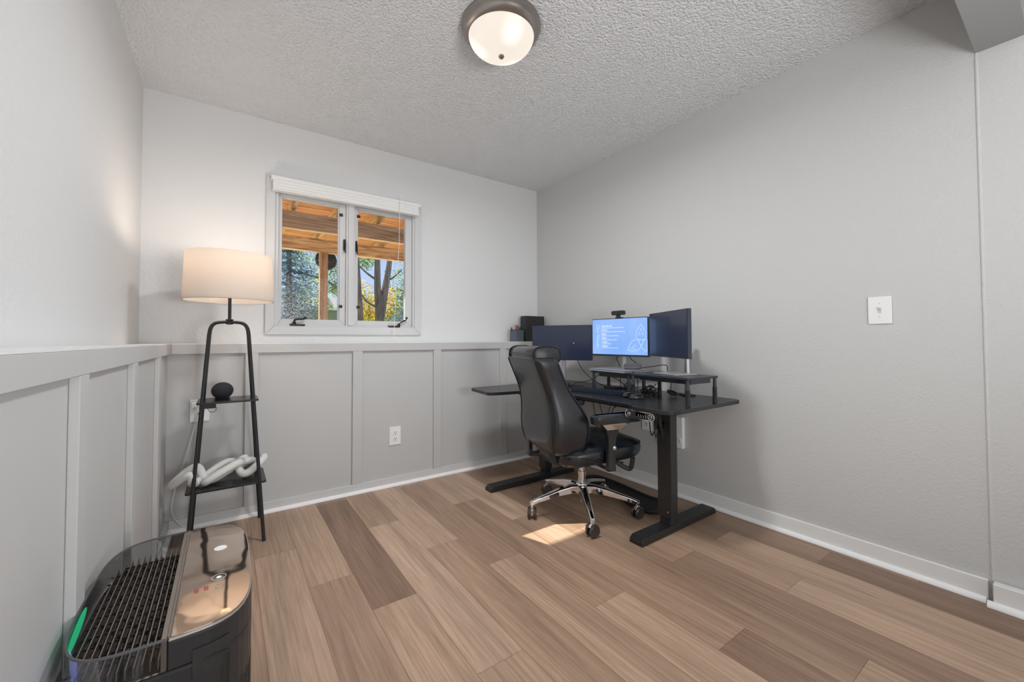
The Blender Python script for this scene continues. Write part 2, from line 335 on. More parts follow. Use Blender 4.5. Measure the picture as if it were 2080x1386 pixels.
def obj(name, bm, m, parent=None, smooth=False, bevel=0, loc=None, sub=0, keep=False):
    bmesh.ops.recalc_face_normals(bm, faces=bm.faces[:])
    me = bpy.data.meshes.new(name); bm.to_mesh(me); bm.free()
    o = bpy.data.objects.new(name, me); C.objects.link(o); me.materials.append(M[m] if isinstance(m, str) else m)
    if smooth:
        for p in me.polygons: p.use_smooth = True
    if bevel:
        b = o.modifiers.new('bevel', 'BEVEL'); b.width = bevel; b.segments = 3; b.limit_method = 'ANGLE'; b.angle_limit = math.radians(40); b.harden_normals = False
    if sub:
        s = o.modifiers.new('sub', 'SUBSURF'); s.levels = sub; s.render_levels = sub
    if smooth and not sub:
        es = o.modifiers.new('split', 'EDGE_SPLIT'); es.split_angle = math.radians(38)
    if parent is not None:
        o.parent = parent
        if not keep: pass
    if loc is not None: o.location = loc
    return o
def root(name, label, cat, loc=(0, 0, 0), rz=0, group=None):
    o = bpy.data.objects.new(name, None); C.objects.link(o); o.location = loc; o.rotation_euler = (0, 0, rz); o.empty_display_size = .05
    o['label'] = label; o['category'] = cat
    if group: o['group'] = group
    return o
def tag(o, label, cat, group=None, kind=None):
    o['label'] = label; o['category'] = cat
    if group: o['group'] = group
    if kind: o['kind'] = kind
    return o
def struct(name, bm, m, parent=None, **k):
    o = obj(name, bm, m, parent, **k)
    if parent is None: o['kind'] = 'structure'
    return o

# ------------------------------------------------------------------ floor
def make_floor():
    bm = bm_new(); uvl = bm.loops.layers.uv.new('UVMap'); col = bm.loops.layers.float_color.new('tone')
    W, Lp = .170, 1.152; x0 = .111
    joints = {0: 2.208, 1: 1.825, 2: 1.543, 3: 2.22, 4: 1.837, 5: 1.553, 6: 2.23, 7: 1.853, 8: 1.565, 9: 2.24, 10: 1.858, 11: 2.24, 12: 1.864, 13: 1.57}
    tones = {(2, 1): .08, (3, 0): .80, (3, 1): .45, (1, 1): .62, (1, 0): .55, (2, 0): .60, (0, 0): .75, (4, 1): .70, (4, 0): .50, (5, 1): .40, (5, 0): .62, (6, 0): .42, (7, 0): .50, (6, 1): .62, (8, 0): .38, (9, 0): .50, (7, -1): .14, (12, 0): .34, (12, -1): .06, (11, 0): .28, (10, -1): .66, (8, -1): .60, (9, -1): .26, (9, -2): .10, (10, 0): .48, (11, -1): .66, (13, 0): .2, (13, -1): .15, (10, -2): .5, (6, -1): .66, (5, -1): .35, (8, 1): .2, (9, 1): .15, (10, 1): .3}
    for k in range(-5, 14):
        xa = x0+W*k; xb = min(xa+W, 2.40); xa2 = xa
        if xa >= 2.40: continue
        j = joints.get(k, random.uniform(1.3, 2.3)); i = 2
        y1 = j+2*Lp
        while y1 > -3.3:
            ya, yb = y1-Lp, y1
            ybb = min(yb, 3.1)
            if ya >= 3.0: y1 -= Lp; i -= 1; continue
            tone = tones.get((k, i), random.random()*.62+.16)
            vs = [bm.verts.new((x, y, 0)) for x, y in ((xa2, ya), (xb, ya), (xb, ybb), (xa2, ybb))]
            f = bm.faces.new(vs); rnd = random.random()
            for l in f.loops:
                l[uvl].uv = (l.vert.co.y-ya, l.vert.co.x-xa); l[col] = (tone, rnd, Lp/2, 1)
            y1 -= Lp; i -= 1
    return bm
bm = make_floor(); o = bpy.data.meshes.new('floor'); bm.to_mesh(o); bm.free()
fl = bpy.data.objects.new('floor', o); C.objects.link(fl); o.materials.append(M['floor']); fl['kind'] = 'structure'
for p in o.polygons:
    if p.normal.z < 0: p.flip()

# ------------------------------------------------------------------ ceiling and walls
bm = bm_new(); box(bm, -1.0, 2.8, -3.4, 3.2, H, H+.1); struct('ceiling', bm, 'ceiling')
HX0, HX1, HZ0, HZ1 = .245, 1.168, 1.092, 2.00     # window opening
bm = bm_new()
box(bm, XL-.2, HX0, YB, YB+.16, 0, H); box(bm, HX1, XR+.2, YB, YB+.16, 0, H)
box(bm, HX0, HX1, YB, YB+.16, 0, HZ0); box(bm, HX0, HX1, YB, YB+.16, HZ1, H)
struct('wall_back', bm, 'wall')
bm = bm_new(); box(bm, XL-.2, XL, -3.3, YB, 0, H); struct('wall_left', bm, 'wall')
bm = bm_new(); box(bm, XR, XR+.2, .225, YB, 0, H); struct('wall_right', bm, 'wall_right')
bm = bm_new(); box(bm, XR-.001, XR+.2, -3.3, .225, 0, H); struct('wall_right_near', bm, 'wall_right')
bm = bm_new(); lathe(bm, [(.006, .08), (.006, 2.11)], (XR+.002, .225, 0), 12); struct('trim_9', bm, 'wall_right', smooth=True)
bm = bm_new(); box(bm, XL-.2, XR+.2, -3.4, -3.2, 0, H); struct('wall_rear', bm, 'wall')
# header over the opening the camera looks through
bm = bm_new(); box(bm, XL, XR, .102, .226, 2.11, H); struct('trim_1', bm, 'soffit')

# wainscots with battens, cap board and ledge
bm = bm_new()
box(bm, XP, XR, YP, YB, 0, ZL-.004)
struct('wall_wainscot_back', bm, 'wains')
bm = bm_new(); box(bm, XL, XP, -3.2, YP, 0, ZL-.004); struct('wall_wainscot_left', bm, 'wains')
bm = bm_new()
box(bm, XF, XR, YF, YP, .928, ZL-.004)
for a, b in ((.085, .148), (.672, .734), (1.24, 1.301), (1.824, 1.886)): box(bm, a, b, YF, YP, .06, .928)
struct('trim_2', bm, 'wains', bevel=.002)
bm = bm_new()
box(bm, XP, XF, -3.2, YF, .928, ZL-.004)
y = 2.32
while y > -3: box(bm, XP, XF, y, y+.066, .06, .928); y -= .578
struct('trim_3', bm, 'wains', bevel=.002)
bm = bm_new()
prism(bm, [(XF, YF), (XR, YF), (XR, YB), (XL, YB), (XL, -3.2), (XF, -3.2)], ZL-.004, ZL)
struct('trim_4', bm, 'white')
# baseboards and quarter rounds
bm = bm_new(); box(bm, XF, XR, YF, YP, 0, .06); struct('baseboard_back', bm, 'trim_grey', bevel=.002)
bm = bm_new(); box(bm, XP, XF, -3.2, YF, 0, .06); struct('baseboard_left', bm, 'trim_grey', bevel=.002)
bm = bm_new(); box(bm, XR-.014, XR, .235, YP, 0, .083); struct('baseboard_right', bm, 'white', bevel=.004)
bm = bm_new(); box(bm, XR-.040, XR-.006, -3.2, .222, 0, .085); struct('baseboard_right_near', bm, 'white', bevel=.004)
def quarter(p0, p1, inward, r=.018):
    bm = bm_new(); p0 = Vector(p0); p1 = Vector(p1); n = Vector(inward); rings = []
    for p in (p0, p1):
        ring = [p]
        for k in range(6):
            a = PI/2*k/5; ring.append(p+n*r*math.cos(a)+Vector((0, 0, r*math.sin(a))))
        rings.append(ring)
    loft(bm, rings); return bm
struct('trim_5', quarter((XF, YF, 0), (XR-.014, YF, 0), (0, -1, 0)), 'bright')
struct('trim_6', quarter((XF, -3.2, 0), (XF, YF, 0), (1, 0, 0)), 'bright')
struct('trim_7', quarter((XR-.014, .24, 0), (XR-.014, YF, 0), (-1, 0, 0)), 'bright')
struct('trim_8', quarter((XR-.040, -3.2, 0), (XR-.040, .236, 0), (-1, 0, 0), .020), 'bright')

# ------------------------------------------------------------------ window
W1 = bpy.data.objects.new('window_1', None); C.objects.link(W1); W1['kind'] = 'structure'; W1.location = (.705, YB, 1.037)
def wobj(name, bm, m, **k):
    o = obj(name, bm, m, **k); o.parent = W1; o.matrix_parent_inverse = Matrix.Translation(-W1.location); return o
def frame_boxes(bm, x0, x1, z0, z1, wl, wr, wb, wt, y0, y1):   # four mitred rails
    o = [(x0, z0), (x1, z0), (x1, z1), (x0, z1)]; i = [(x0+wl, z0+wb), (x1-wr, z0+wb), (x1-wr, z1-wt), (x0+wl, z1-wt)]
    for k in range(4):
        q = [o[k], o[(k+1) % 4], i[(k+1) % 4], i[k]]
        a = [bm.verts.new((p[0], y0, p[1])) for p in q]; b = [bm.verts.new((p[0], y1, p[1])) for p in q]
        bm.faces.new(a); bm.faces.new(list(reversed(b)))
        for j in range(4): bm.faces.new((a[j], a[(j+1) % 4], b[(j+1) % 4], b[j]))
bm = bm_new(); frame_boxes(bm, .189, 1.219, 1.037, 2.057, .052, .052, .056, .052, YB-.018, YB); wobj('casing', bm, 'casing', bevel=.004)
bm = bm_new(); frame_boxes(bm, HX0-.004, HX1+.004, HZ0-.003, HZ1, .018, .018, .012, .018, YB-.006, YB+.10); wobj('jamb', bm, 'casing', bevel=.002)
bm = bm_new(); box(bm, .672, .733, YB-.002, YB+.09, HZ0, HZ1); box(bm, .684, .721, YB-.012, YB-.002, HZ0+.01, HZ1); wobj('mullion', bm, 'casing', bevel=.003)
for (a, b, pane) in ((.259, .672, 'mist'), (.733, 1.154, 'pane')):
    bm = bm_new(); frame_boxes(bm, a, b, 1.099, 1.983, .022, .050 if a > .5 else .040, .041, .048, YB+.016, YB+.052); wobj('sash', bm, 'casing', bevel=.003)
    bm = bm_new(); frame_boxes(bm, a+.012, b-.030, 1.126, 1.955, .012, .016, .014, .024, YB+.03, YB+.060); wobj('sash_bead', bm, 'vinyl', bevel=.002)
    bm = bm_new(); box(bm, a+.02, b-.036, YB+.042, YB+.046, 1.136, 1.935); wobj('pane', bm, pane)
def crank(x, folded):
    bm = bm_new()
    prism(bm, rrect(x-.045, x+.045, YB-.010, YB+.008, .008), 1.094, 1.107)
    cx = x-.018 if folded else x+.036
    lathe(bm, [(.012, 1.105), (.011, 1.118), (.006, 1.124)], (cx, YB-.004, 0), 14)
    if folded: path = [(cx, YB-.004, 1.118), (cx+.002, YB-.012, 1.132), (cx+.02, YB-.016, 1.138), (cx+.05, YB-.016, 1.140), (cx+.062, YB-.016, 1.148)]
    else: path = [(cx, YB-.004, 1.118), (cx+.004, YB-.012, 1.128), (cx+.028, YB-.014, 1.142), (cx+.046, YB-.014, 1.150), (cx+.056, YB-.014, 1.166)]
    tube(bm, smooth_path(path, 5), .0062, 8); lathe(bm, [(.002, -.010), (.008, -.006), (.008, .006), (.002, .010)], path[-1], 10)
    wobj('window_crank', bm, 'bronze', smooth=True)
crank(.372, True); crank(1.012, False)
for x in (.661, .742):
    bm = bm_new(); box(bm, x-.006, x+.006, YB+.002, YB+.016, 1.628, 1.705)
    tube(bm, smooth_path([(x, YB+.004, 1.690), (x, YB-.012, 1.670), (x+.001, YB-.013, 1.630), (x+.002, YB-.011, 1.606)], 5), .0045, 8)
    wobj('sash_lock', bm, 'bronze', bevel=.002)
for (x, z) in ((.640, 1.875), (.640, 1.235), (.758, 1.885), (.758, 1.235)):
    bm = bm_new(); box(bm, x-.011, x+.011, YB+.010, YB+.017, z-.010, z+.010); wobj('sash_clip', bm, 'black_pl', bevel=.001)

# cellular blind pulled right up, under its valance, with the cord
B = root('window_blind', 'white raised blind with a long head rail across the top of the window', 'blind', (.70, 2.90, 1.935))
def rel(o, r): o.parent = r; o.matrix_parent_inverse = Matrix.LocRotScale(r.location, r.rotation_euler, r.scale).inverted(); return o
def part(name, bm, m, r, **k): return rel(obj(name, bm, m, **k), r)
bm = bm_new(); box(bm, .212, 1.196, 2.896, YB-.0185, 2.010, 2.036); part('head_rail', bm, 'white', B, bevel=.004)
bm = bm_new()
for k in range(3):
    z = 1.954+k*.0187; box(bm, .222, 1.178, 2.898, 2.946, z+.0002, z+.0186)
part('stacked_slats', bm, 'white', B, bevel=.002)
bm = bm_new(); box(bm, .220, 1.180, 2.895, 2.948, 1.944, 1.954); part('bottom_rail', bm, 'white', B, bevel=.004)
bm = bm_new(); tube(bm, [(1.028, 2.889, 2.045), (1.022, 2.888, 1.7), (.998, 2.888, 1.3), (.985, 2.888, 1.02)], .0016, 6); box(bm, 1.022, 1.034, 2.884, 2.896, 2.040, 2.050)
part('cord', bm, 'cordw', B)

# ------------------------------------------------------------------ plates, switches
def plate(name, label, cat, loc, normal, wdt, hgt, kind):
    r = root(name, label, cat, loc, {'y': 0, 'x': -PI/2}[normal], 'wall outlets' if kind == 'outlet' else None)      # local: x across, -y out of the wall, z up
    bm = bm_new(); prism(bm, rrect(-wdt/2, wdt/2, -hgt/2, hgt/2, .004, 3), 0, .007, Matrix(((1, 0, 0, 0), (0, 0, -1, 0), (0, 1, 0, 0), (0, 0, 0, 1))))
    obj('cover_plate', bm, 'plastic_w', r, bevel=.0025)
    if kind == 'outlet':
        for dz in (.021, -.021):
            bm = bm_new(); prism(bm, rrect(-.016, .016, -.014, .014, .010, 4), .007, .010, Matrix(((1, 0, 0, 0), (0, 0, -1, 0), (0, 1, 0, dz), (0, 0, 0, 1))))
            s = obj('socket', bm, 'plastic_w', r)
            bm = bm_new(); box(bm, -.0075, -.0045, -.0112, -.0098, dz, dz+.009); box(bm, .0045, .0075, -.0112, -.0098, dz+.001, dz+.009); lathe(bm, [(.0028, -.0008), (.0028, .0008)], (0, -.0105, dz-.007), 10, Matrix.Rotation(PI/2, 4, 'X'))
            obj('slot', bm, 'dark_slot', s)
    if kind == 'switch':
        bm = bm_new(); box(bm, -.006, .006, -.0085, -.006, -.0125, .0125); obj('toggle_slot', bm, 'casing', r)
        bm = bm_new(); box(bm, -.0035, .0035, -.019, -.007, -.001, .007, Matrix.Rotation(math.radians(-25), 4, 'X')); obj('toggle', bm, 'trim_grey', r, bevel=.001)
        for dz in (.03, -.03):
            bm = bm_new(); lathe(bm, [(.003, -.001), (.003, .001)], (0, -.0075, dz), 10, Matrix.Rotation(PI/2, 4, 'X')); obj('screw', bm, 'trim_grey', r)
    return r
plate('wall_outlet', 'white double outlet between two battens of the window wall', 'outlet', (.958, YP, .337), 'y', .080, .124, 'outlet')
plate('light_switch', 'white single toggle switch plate alone on the right wall', 'switch', (XR, .528, 1.124), 'x', .080, .121, 'switch')
plate('wall_outlet', 'white outlet on the wainscot behind the floor lamp', 'outlet', (-.118, YP, .622), 'y', .085, .120, 'outlet')
plate('wall_outlet', 'white outlet on the right wall half hidden behind the chair arm', 'outlet', (XR, 1.76, .435), 'x', .080, .124, 'outlet')
r = root('power_plug', 'small white plug and cord in the outlet behind the floor lamp', 'plug', (-.137, YP-.012, .655))
bm = bm_new(); box(bm, -.016, .016, -.03, -.001, -.012, .014); obj('plug_body', bm, 'plastic_w', r, bevel=.004)
bm = bm_new(); tube(bm, smooth_path([(0, -.03, 0), (.01, -.045, -.05), (-.03, -.04, -.25), (-.075, -.04, -.42), (-.085, -.035, -.55), (-.02, -.045, -.635), (.10, -.06, -.640)], 8), .0022, 6); obj('cord', bm, 'cordw', r)
# white junction box low on the right wall, behind the desk leg
r = root('junction_box', 'white tall box with a round port low on the wall behind the desk leg', 'box', (XR, 1.56, .405))
bm = bm_new(); box(bm, -.030, 0, -.085, .085, -.10, .10); obj('box_cover', bm, 'plastic_w', r, bevel=.008)
bm = bm_new(); lathe(bm, [(.020, 0), (.020, .006), (.012, .006), (.012, .003)], (-.0305, -.055, -.05), 20, Matrix.Rotation(-PI/2, 4, 'Y')); obj('round_port', bm, 'white', r)

# ------------------------------------------------------------------ ceiling light
r = root('ceiling_light', 'round flush ceiling light with brushed metal ring and frosted glass bowl', 'ceiling light', (.985, 1.475, H))
bm = bm_new(); lathe(bm, [(.10, 0), (.176, 0), (.178, -.010), (.174, -.018), (.172, -.022), (.170, -.030), (.160, -.042), (.150, -.050), (.143, -.052), (.140, -.046), (.10, -.03)], n=64); obj('metal_ring', bm, 'nickel', r, smooth=True)
bm = bm_new(); pr = []
for k in range(13):
    a = PI/2*k/12; pr.append((.146*math.cos(a), -.045-.090*math.sin(a)))
lathe(bm, pr, n=64); obj('glass_bowl', bm, 'dome', r, smooth=True)
bm = bm_new(); lathe(bm, [(.004, -.128), (.012, -.134), (.013, -.139), (.009, -.145), (.001, -.148)], n=20); obj('finial', bm, 'nickel', r, smooth=True)

cl = bpy.data.lights.new('ceiling_bulb_light', 'AREA'); cl.shape = 'DISK'; cl.size = .27; cl.energy = 19.5; cl.color = (.97, .985, 1)
co = bpy.data.objects.new('ceiling_bulb_light', cl); C.objects.link(co); co.location = (.985, 1.475, H-.152)
co.visible_camera = False; co.visible_glossy = False      # the lit bowl itself is what is seen and mirrored
# ------------------------------------------------------------------ floor lamp with two shelves
LX, LY = .008, 2.55
r = root('floor_lamp', 'black shelf floor lamp with a lit white drum shade in the left corner', 'floor lamp', (LX, LY, 0))
def legpt(sx, sy, z):      # foot (.152,.163) to bend (.085,.022) at z=1.05
    t = z/1.05; return (sx*(.152+( .082-.152)*t), sy*(.163+(.030-.163)*t), z)
for sy in (-1, 1):
    for sx in (-1, 1):
        pts = [legpt(sx, sy, z) for z in (.008, .3, .6, .9, 1.03)]
        pts += [(sx*.078, sy*.024, 1.062), (sx*.066, sy*.018, 1.083), (sx*.045, sy*.012, 1.093), (sx*.006, sy*.004, 1.096)]
        bm = bm_new(); P = [Vector(p) for p in pts]; tube(bm, P[:4]+smooth_path(P[4:], 5), .0082, 12); lg = obj('leg', bm, 'black', r, smooth=True)
        bm = bm_new(); lathe(bm, [(.006, .016), (.006, .008), (.009, .006), (.009, .0)], legpt(sx, sy, 0), 12); obj('foot', bm, 'black_pl', lg, smooth=True)
bm = bm_new(); lathe(bm, [(.006, 1.082), (.016, 1.084), (.016, 1.090), (.010, 1.092), (.010, 1.102), (.017, 1.104), (.017, 1.109), (.0075, 1.111), (.0075, 1.26), (.012, 1.262), (.012, 1.275)], n=20); obj('stem', bm, 'black', r, smooth=True)
for z, hx, hy in ((.700, .127, .098), (.288, .163, .130)):
    bm = bm_new(); prism(bm, rrect(-hx, hx, -hy, hy, .012, 4), z-.010, z); obj('shelf', bm, 'deskblack', r, bevel=.0015)
bm = bm_new()
n = 64
for (ra, rb, za, zb) in ((.187, .196, 1.440, 1.203),):
    rings = [[(rad*math.cos(2*PI*k/n), rad*math.sin(2*PI*k/n), z) for k in range(n)] for rad, z in ((ra, za), (rb, zb), (rb-.003, zb), (ra-.003, za), (ra, za))]
    loft(bm, rings, cap=False)
obj('lamp_shade', bm, 'shade', r, smooth=True)
bm = bm_new(); lathe(bm, [(.1865, 1.436), (.1885, 1.436), (.1885, 1.442), (.1845, 1.442)], n=64); bm.free()
bm = bm_new()
for k in range(3):
    a = 2*PI*k/3; tube(bm, [(.012*math.cos(a), .012*math.sin(a), 1.268), (.19*math.cos(a), .19*math.sin(a), 1.232)], .0018, 6)
tube(bm, [(.1925*math.cos(2*PI*k/48), .1925*math.sin(2*PI*k/48), 1.205) for k in range(48)], .0025, 6, closed=True)
obj('shade_spider', bm, 'silver', r)
bm = bm_new(); lathe(bm, [(.001, 1.275), (.014, 1.276), (.016, 1.29), (.030, 1.32), (.033, 1.345), (.022, 1.372), (.001, 1.380)], n=20); obj('bulb', bm, emis('warm_bulb', (1, .72, .45), 3.0), r, smooth=True)
lp = bpy.data.lights.new('lamp_bulb_light', 'POINT'); lp.energy = 4.6; lp.color = (1, .84, .70); lp.shadow_soft_size = .06
lo = bpy.data.objects.new('lamp_bulb_light', lp); C.objects.link(lo); lo.location = (LX, LY-.0, 1.40)
# black adapter under the upper shelf, its cord loop
r = root('power_adapter', 'black power adapter with a looped cord fixed under the upper lamp shelf', 'adapter', (-.075, 2.475, .678))
bm = bm_new(); box(bm, -.032, .032, -.008, .045, -.010, .0118); obj('adapter_body', bm, 'black_pl', r, bevel=.002)
bm = bm_new(); tube(bm, smooth_path([(.0, -.002, -.009), (.008, -.008, -.024), (.020, -.008, -.028), (.032, -.006, -.022), (.034, 0, -.004)], 6), .0013, 6); obj('cord', bm, 'cable', r)

# round speaker on the upper shelf
r = root('smart_speaker', 'small black fabric ball speaker on the upper lamp shelf', 'speaker', (-.018, 2.572, .700))
bm = bm_new(); pr = [(.022, 0), (.030, .002)]
for k in range(1, 15):
    a = -PI/2+PI*(k+1.6)/16.6; pr.append((.0475*math.cos(a), .0425+.0425*math.sin(a)))
lathe(bm, pr, n=40); obj('fabric_shell', bm, 'speaker', r, smooth=True)
bm = bm_new(); lathe(bm, [(.027, 0), (.0335, .003), (.0345, .006), (.030, .0062)], n=40); obj('base_ring', bm, 'black_pl', r, smooth=True)

# knot of white plaster links on the lower shelf
KC = (-.010, 2.535, .288)
def links_bm():
    bm = bm_new(); N = 150; pts = []
    for k in range(N):
        t = 2*PI*k/N
        x = .165*math.cos(t)+.022*math.cos(5*t+.8); yy = .058*math.sin(3*t)+.030*math.sin(t); z = .056+.030*math.cos(5*t+.9)+.010*math.cos(t)
        pts.append((x-.012, yy, z))
    tube(bm, pts, .0185, 14, closed=True)
    return bm
KR = root('link_sculpture', 'white knotted loop sculpture lying on the lower lamp shelf', 'sculpture', KC, math.radians(8))
obj('link', links_bm(), 'plaster', KR, smooth=True)
bm = bm_new(); tube(bm, smooth_path([(.125, .018, .075), (.06, -.035, .088), (-.02, -.062, .060), (-.075, -.050, .026), (-.06, -.005, .022), (.0, .035, .030), (.07, .052, .045), (.12, .050, .062)], 8, closed=True), .0185, 14, closed=True)
obj('link', bm, 'plaster', KR, smooth=True)

# ------------------------------------------------------------------ air washer
AX0, AX1, AY0, AY1, AZ = -.2395, .0535, .975, 1.491, .455
r = root('air_washer', 'large black air washer with bronze mirror top and clear grille bay', 'air washer', ((AX0+AX1)/2, (AY0+AY1)/2, 0))
cx, cy = r.location.x, r.location.y
def ap(name, bm, m, par=None, **k):
    o = obj(name, bm, m, **k); o.parent = par or r
    o.matrix_parent_inverse = Matrix.Translation(Vector((-cx, -cy, 0))); return o
split = -.083
# lower cabinet: rounded at its corners, full plan up to the bay floor, mirror side up to the top
def super_plan(n=72, e=4.0):
    out = []
    for k in range(n):
        a = 2*PI*(k+.5)/n; c, s_ = math.cos(a), math.sin(a); q = (abs(c)**e+abs(s_)**e)**(-1/e)
        out.append((cx+(AX1-AX0)/2*q*c, cy+(AY1-AY0)/2*q*s_))
    return out
foot = super_plan()
bm = bm_new(); prism(bm, foot, .004, .396); ap('cabinet', bm, 'black_pl', smooth=False, bevel=.006)
def clip_x(pts, x, keep_right):
    out = []; n = len(pts)
    for i in range(n):
        a, b = pts[i], pts[(i+1) % n]; ia = (a[0] >= x) == keep_right; ib = (b[0] >= x) == keep_right
        if ia: out.append(a)
        if ia != ib:
            t = (x-a[0])/(b[0]-a[0]); out.append((x, a[1]+t*(b[1]-a[1])))
    return out
right = clip_x(foot, split, True); left = clip_x(foot, split, False)
bm = bm_new(); prism(bm, right, .396, AZ-.007); ap('control_housing', bm, 'black_pl', bevel=.003)
def inset(pts, d):
    mx = sum(p[0] for p in pts)/len(pts); my = sum(p[1] for p in pts)/len(pts); X = max(abs(p[0]-mx) for p in pts); Y = max(abs(p[1]-my) for p in pts)
    return [(mx+(p[0]-mx)*(1-d/X), my+(p[1]-my)*(1-d/Y)) for p in pts]
bm = bm_new(); prism(bm, inset(right, .001), AZ-.007, AZ-.003); ap('panel_rim', bm, 'silver', bevel=.001)
bm = bm_new(); prism(bm, inset(right, .004), AZ-.004, AZ); top = ap('mirror_panel', bm, 'mirror', bevel=.001)
bm = bm_new(); box(bm, split-.010, split-.001, AY0+.004, AY1-.006, .396, AZ-.001); box(bm, split-.001, split+.003, AY0+.006, AY1-.008, AZ-.004, AZ+.002); ap('divider_rail', bm, 'nickel', bevel=.001)
# buttons and display on the panel
for (bx, by, rr, ring) in ((-.010, 1.160, .0145, True), (-.008, 1.118, .0085, True)):
    bm = bm_new(); rings = [[(bx+q*math.cos(2*PI*k/28), by+q*math.sin(2*PI*k/28), z) for k in range(28)] for q, z in ((rr, AZ), (rr, AZ+.0008), (rr-.0016, AZ+.0008), (rr-.0016, AZ))]; loft(bm, rings, cap=False)
    ap('button_ring', bm, 'silver')
bm = bm_new(); lathe(bm, [(.0045, AZ), (.0045, AZ+.0006)], (-.010, 1.160, 0), 14); ap('button_light', bm, 'white_led')
bm = bm_new(); lathe(bm, [(.014, AZ), (.014, AZ+.0006)], (-.0085, 1.318, 0), 24); ap('top_button', bm, 'bright')
bm = bm_new()
for (px, py) in ((-.049, 1.124), (-.032, 1.124)):
    for (a, b, c, d) in ((-.004, .004, -.0008, .0008), (-.004, -.0026, 0, .007), (.0026, .004, -.007, 0), (-.004, .004, .0062, .0078), (-.004, .004, -.0078, -.0062)):
        box(bm, px+a, px+b, py+c, py+d, AZ, AZ+.0006)
ap('digit_display', bm, 'red_led')
# clear bay wall with dark rim
def wall_strip(bm, pts, z0, z1, th):
    I = inset(pts, th); n = len(pts)
    for i in range(n):
        a, b = pts[i], pts[(i+1) % n]
        if abs(a[0]-split) < 1e-6 and abs(b[0]-split) < 1e-6: continue
        ia, ib = I[i], I[(i+1) % n]
        v = [bm.verts.new(q) for q in ((a[0], a[1], z0), (b[0], b[1], z0), (b[0], b[1], z1), (a[0], a[1], z1), (ia[0], ia[1], z0), (ib[0], ib[1], z0), (ib[0], ib[1], z1), (ia[0], ia[1], z1))]
        for f in ((0, 1, 2, 3), (5, 4, 7, 6), (3, 2, 6, 7), (1, 0, 4, 5)): bm.faces.new([v[j] for j in f])
bm = bm_new(); wall_strip(bm, left, .398, AZ-.003, .004); bmesh.ops.remove_doubles(bm, verts=bm.verts[:], dist=1e-5); ap('clear_wall', bm, 'clear', smooth=True)
bm = bm_new(); wall_strip(bm, left, AZ-.003, AZ, .005); ap('wall_rim', bm, 'grey_case')
# grille: rails running along y on a layer of flat plates
gz = .396
bm = bm_new(); prism(bm, inset(left, .008), gz, gz+.002); ap('bay_floor', bm, 'dark_slot')
def yspan(x):
    ys = []
    n = len(left)
    for i in range(n):
        a, b = left[i], left[(i+1) % n]
        if (a[0]-x)*(b[0]-x) < 0: t = (x-a[0])/(b[0]-a[0]); ys.append(a[1]+t*(b[1]-a[1]))
    return min(ys)+.010, max(ys)-.010
bm = bm_new(); k = 0; x = -.096
while x > AX0+.012:
    a, b = yspan(x); box(bm, x-.0010, x+.0010, a, b, gz+.004, gz+.022); x -= .0112; k += 1
ap('grille_rails', bm, 'nickel')
bm = bm_new(); x = -.0905; k = 0
while x > AX0+.02:
    a, b = yspan(x-.0056); y = 1.0+(k % 3)*.020
    while y < b-.01:
        y2 = min(y+.046, b)
        if y > a: box(bm, x-.0092, x-.0020, y, y2, gz+.002, gz+.007)
        y += .060
    x -= .0112; k += 1
ap('grille_plates', bm, mat('bronze_plates', (.20, .16, .14), .35, .4, noise=(20, .1)))
bm = bm_new(); y = AY0+.06
while y < AY1-.03:
    xs = [p[0] for p in left]
    box(bm, AX0+.03 if y < AY0+.06 or y > AY1-.07 else AX0+.010, split-.012, y-.0008, y+.0008, gz+.012, gz+.015); y += .037
ap('grille_crossbars', bm, 'black_pl')
# lights inside the bay
bm = bm_new(); loft(bm, [[(xx, 1.150+.062*math.cos(2*PI*k/32), .432+.0145*math.sin(2*PI*k/32)+.009*math.cos(2*PI*k/32)) for k in range(32)] for xx in (AX0+.0052, AX0+.0064)]); ap('green_light', bm, 'green_led', bevel=.002)
ring = [p for p in foot if p[0] < AX0+.05 and p[1] < AY0+.10]
bm = bm_new(); q = inset(foot, -.0010)
idx = [i for i, p in enumerate(foot) if p[0] < AX0+.034 and p[1] < AY0+.085]
for i in idx[:-1]:
    a, b = q[i], q[i+1]; v = [bm.verts.new(s) for s in ((a[0], a[1], .16), (b[0], b[1], .16), (b[0], b[1], .388), (a[0], a[1], .388))]; bm.faces.new(v)
q2 = inset(foot, .006)
for i in idx[:-1]:
    a, b = q2[i], q2[i+1]; v = [bm.verts.new(s) for s in ((a[0], a[1], .400), (b[0], b[1], .400), (b[0], b[1], .449), (a[0], a[1], .449))]; bm.faces.new(v)
ap('corner_light', bm, 'blue_led')
# seams, slots and handle recess of the cabinet
bm = bm_new(); box(bm, -.050+.062, -.050+.064, AY0-.0008, AY0+.004, .01, .394); box(bm, AX0+.06, .012, AY0-.0008, AY0+.004, .3935, .3960); ap('panel_seam', bm, 'dark_slot')
bm = bm_new(); Mx = Matrix(((1, 0, 0, 0), (0, 0, 1, AY0-.0006), (0, 1, 0, 0), (0, 0, 0, 1)))
prism(bm, rrect(-.040, .000, .345, .405, .010, 4), 0, .003, Mx); 
bm.free()
bm = bm_new()
for i, p in enumerate(foot):
    if p[0] > AX1-.055 and p[1] < AY0+.08 and i+1 < len(foot) and False: pass
q = inset(foot, -.0006)
sl = [i for i, p in enumerate(foot) if p[0] > AX1-.030 and p[1] < AY0+.16]
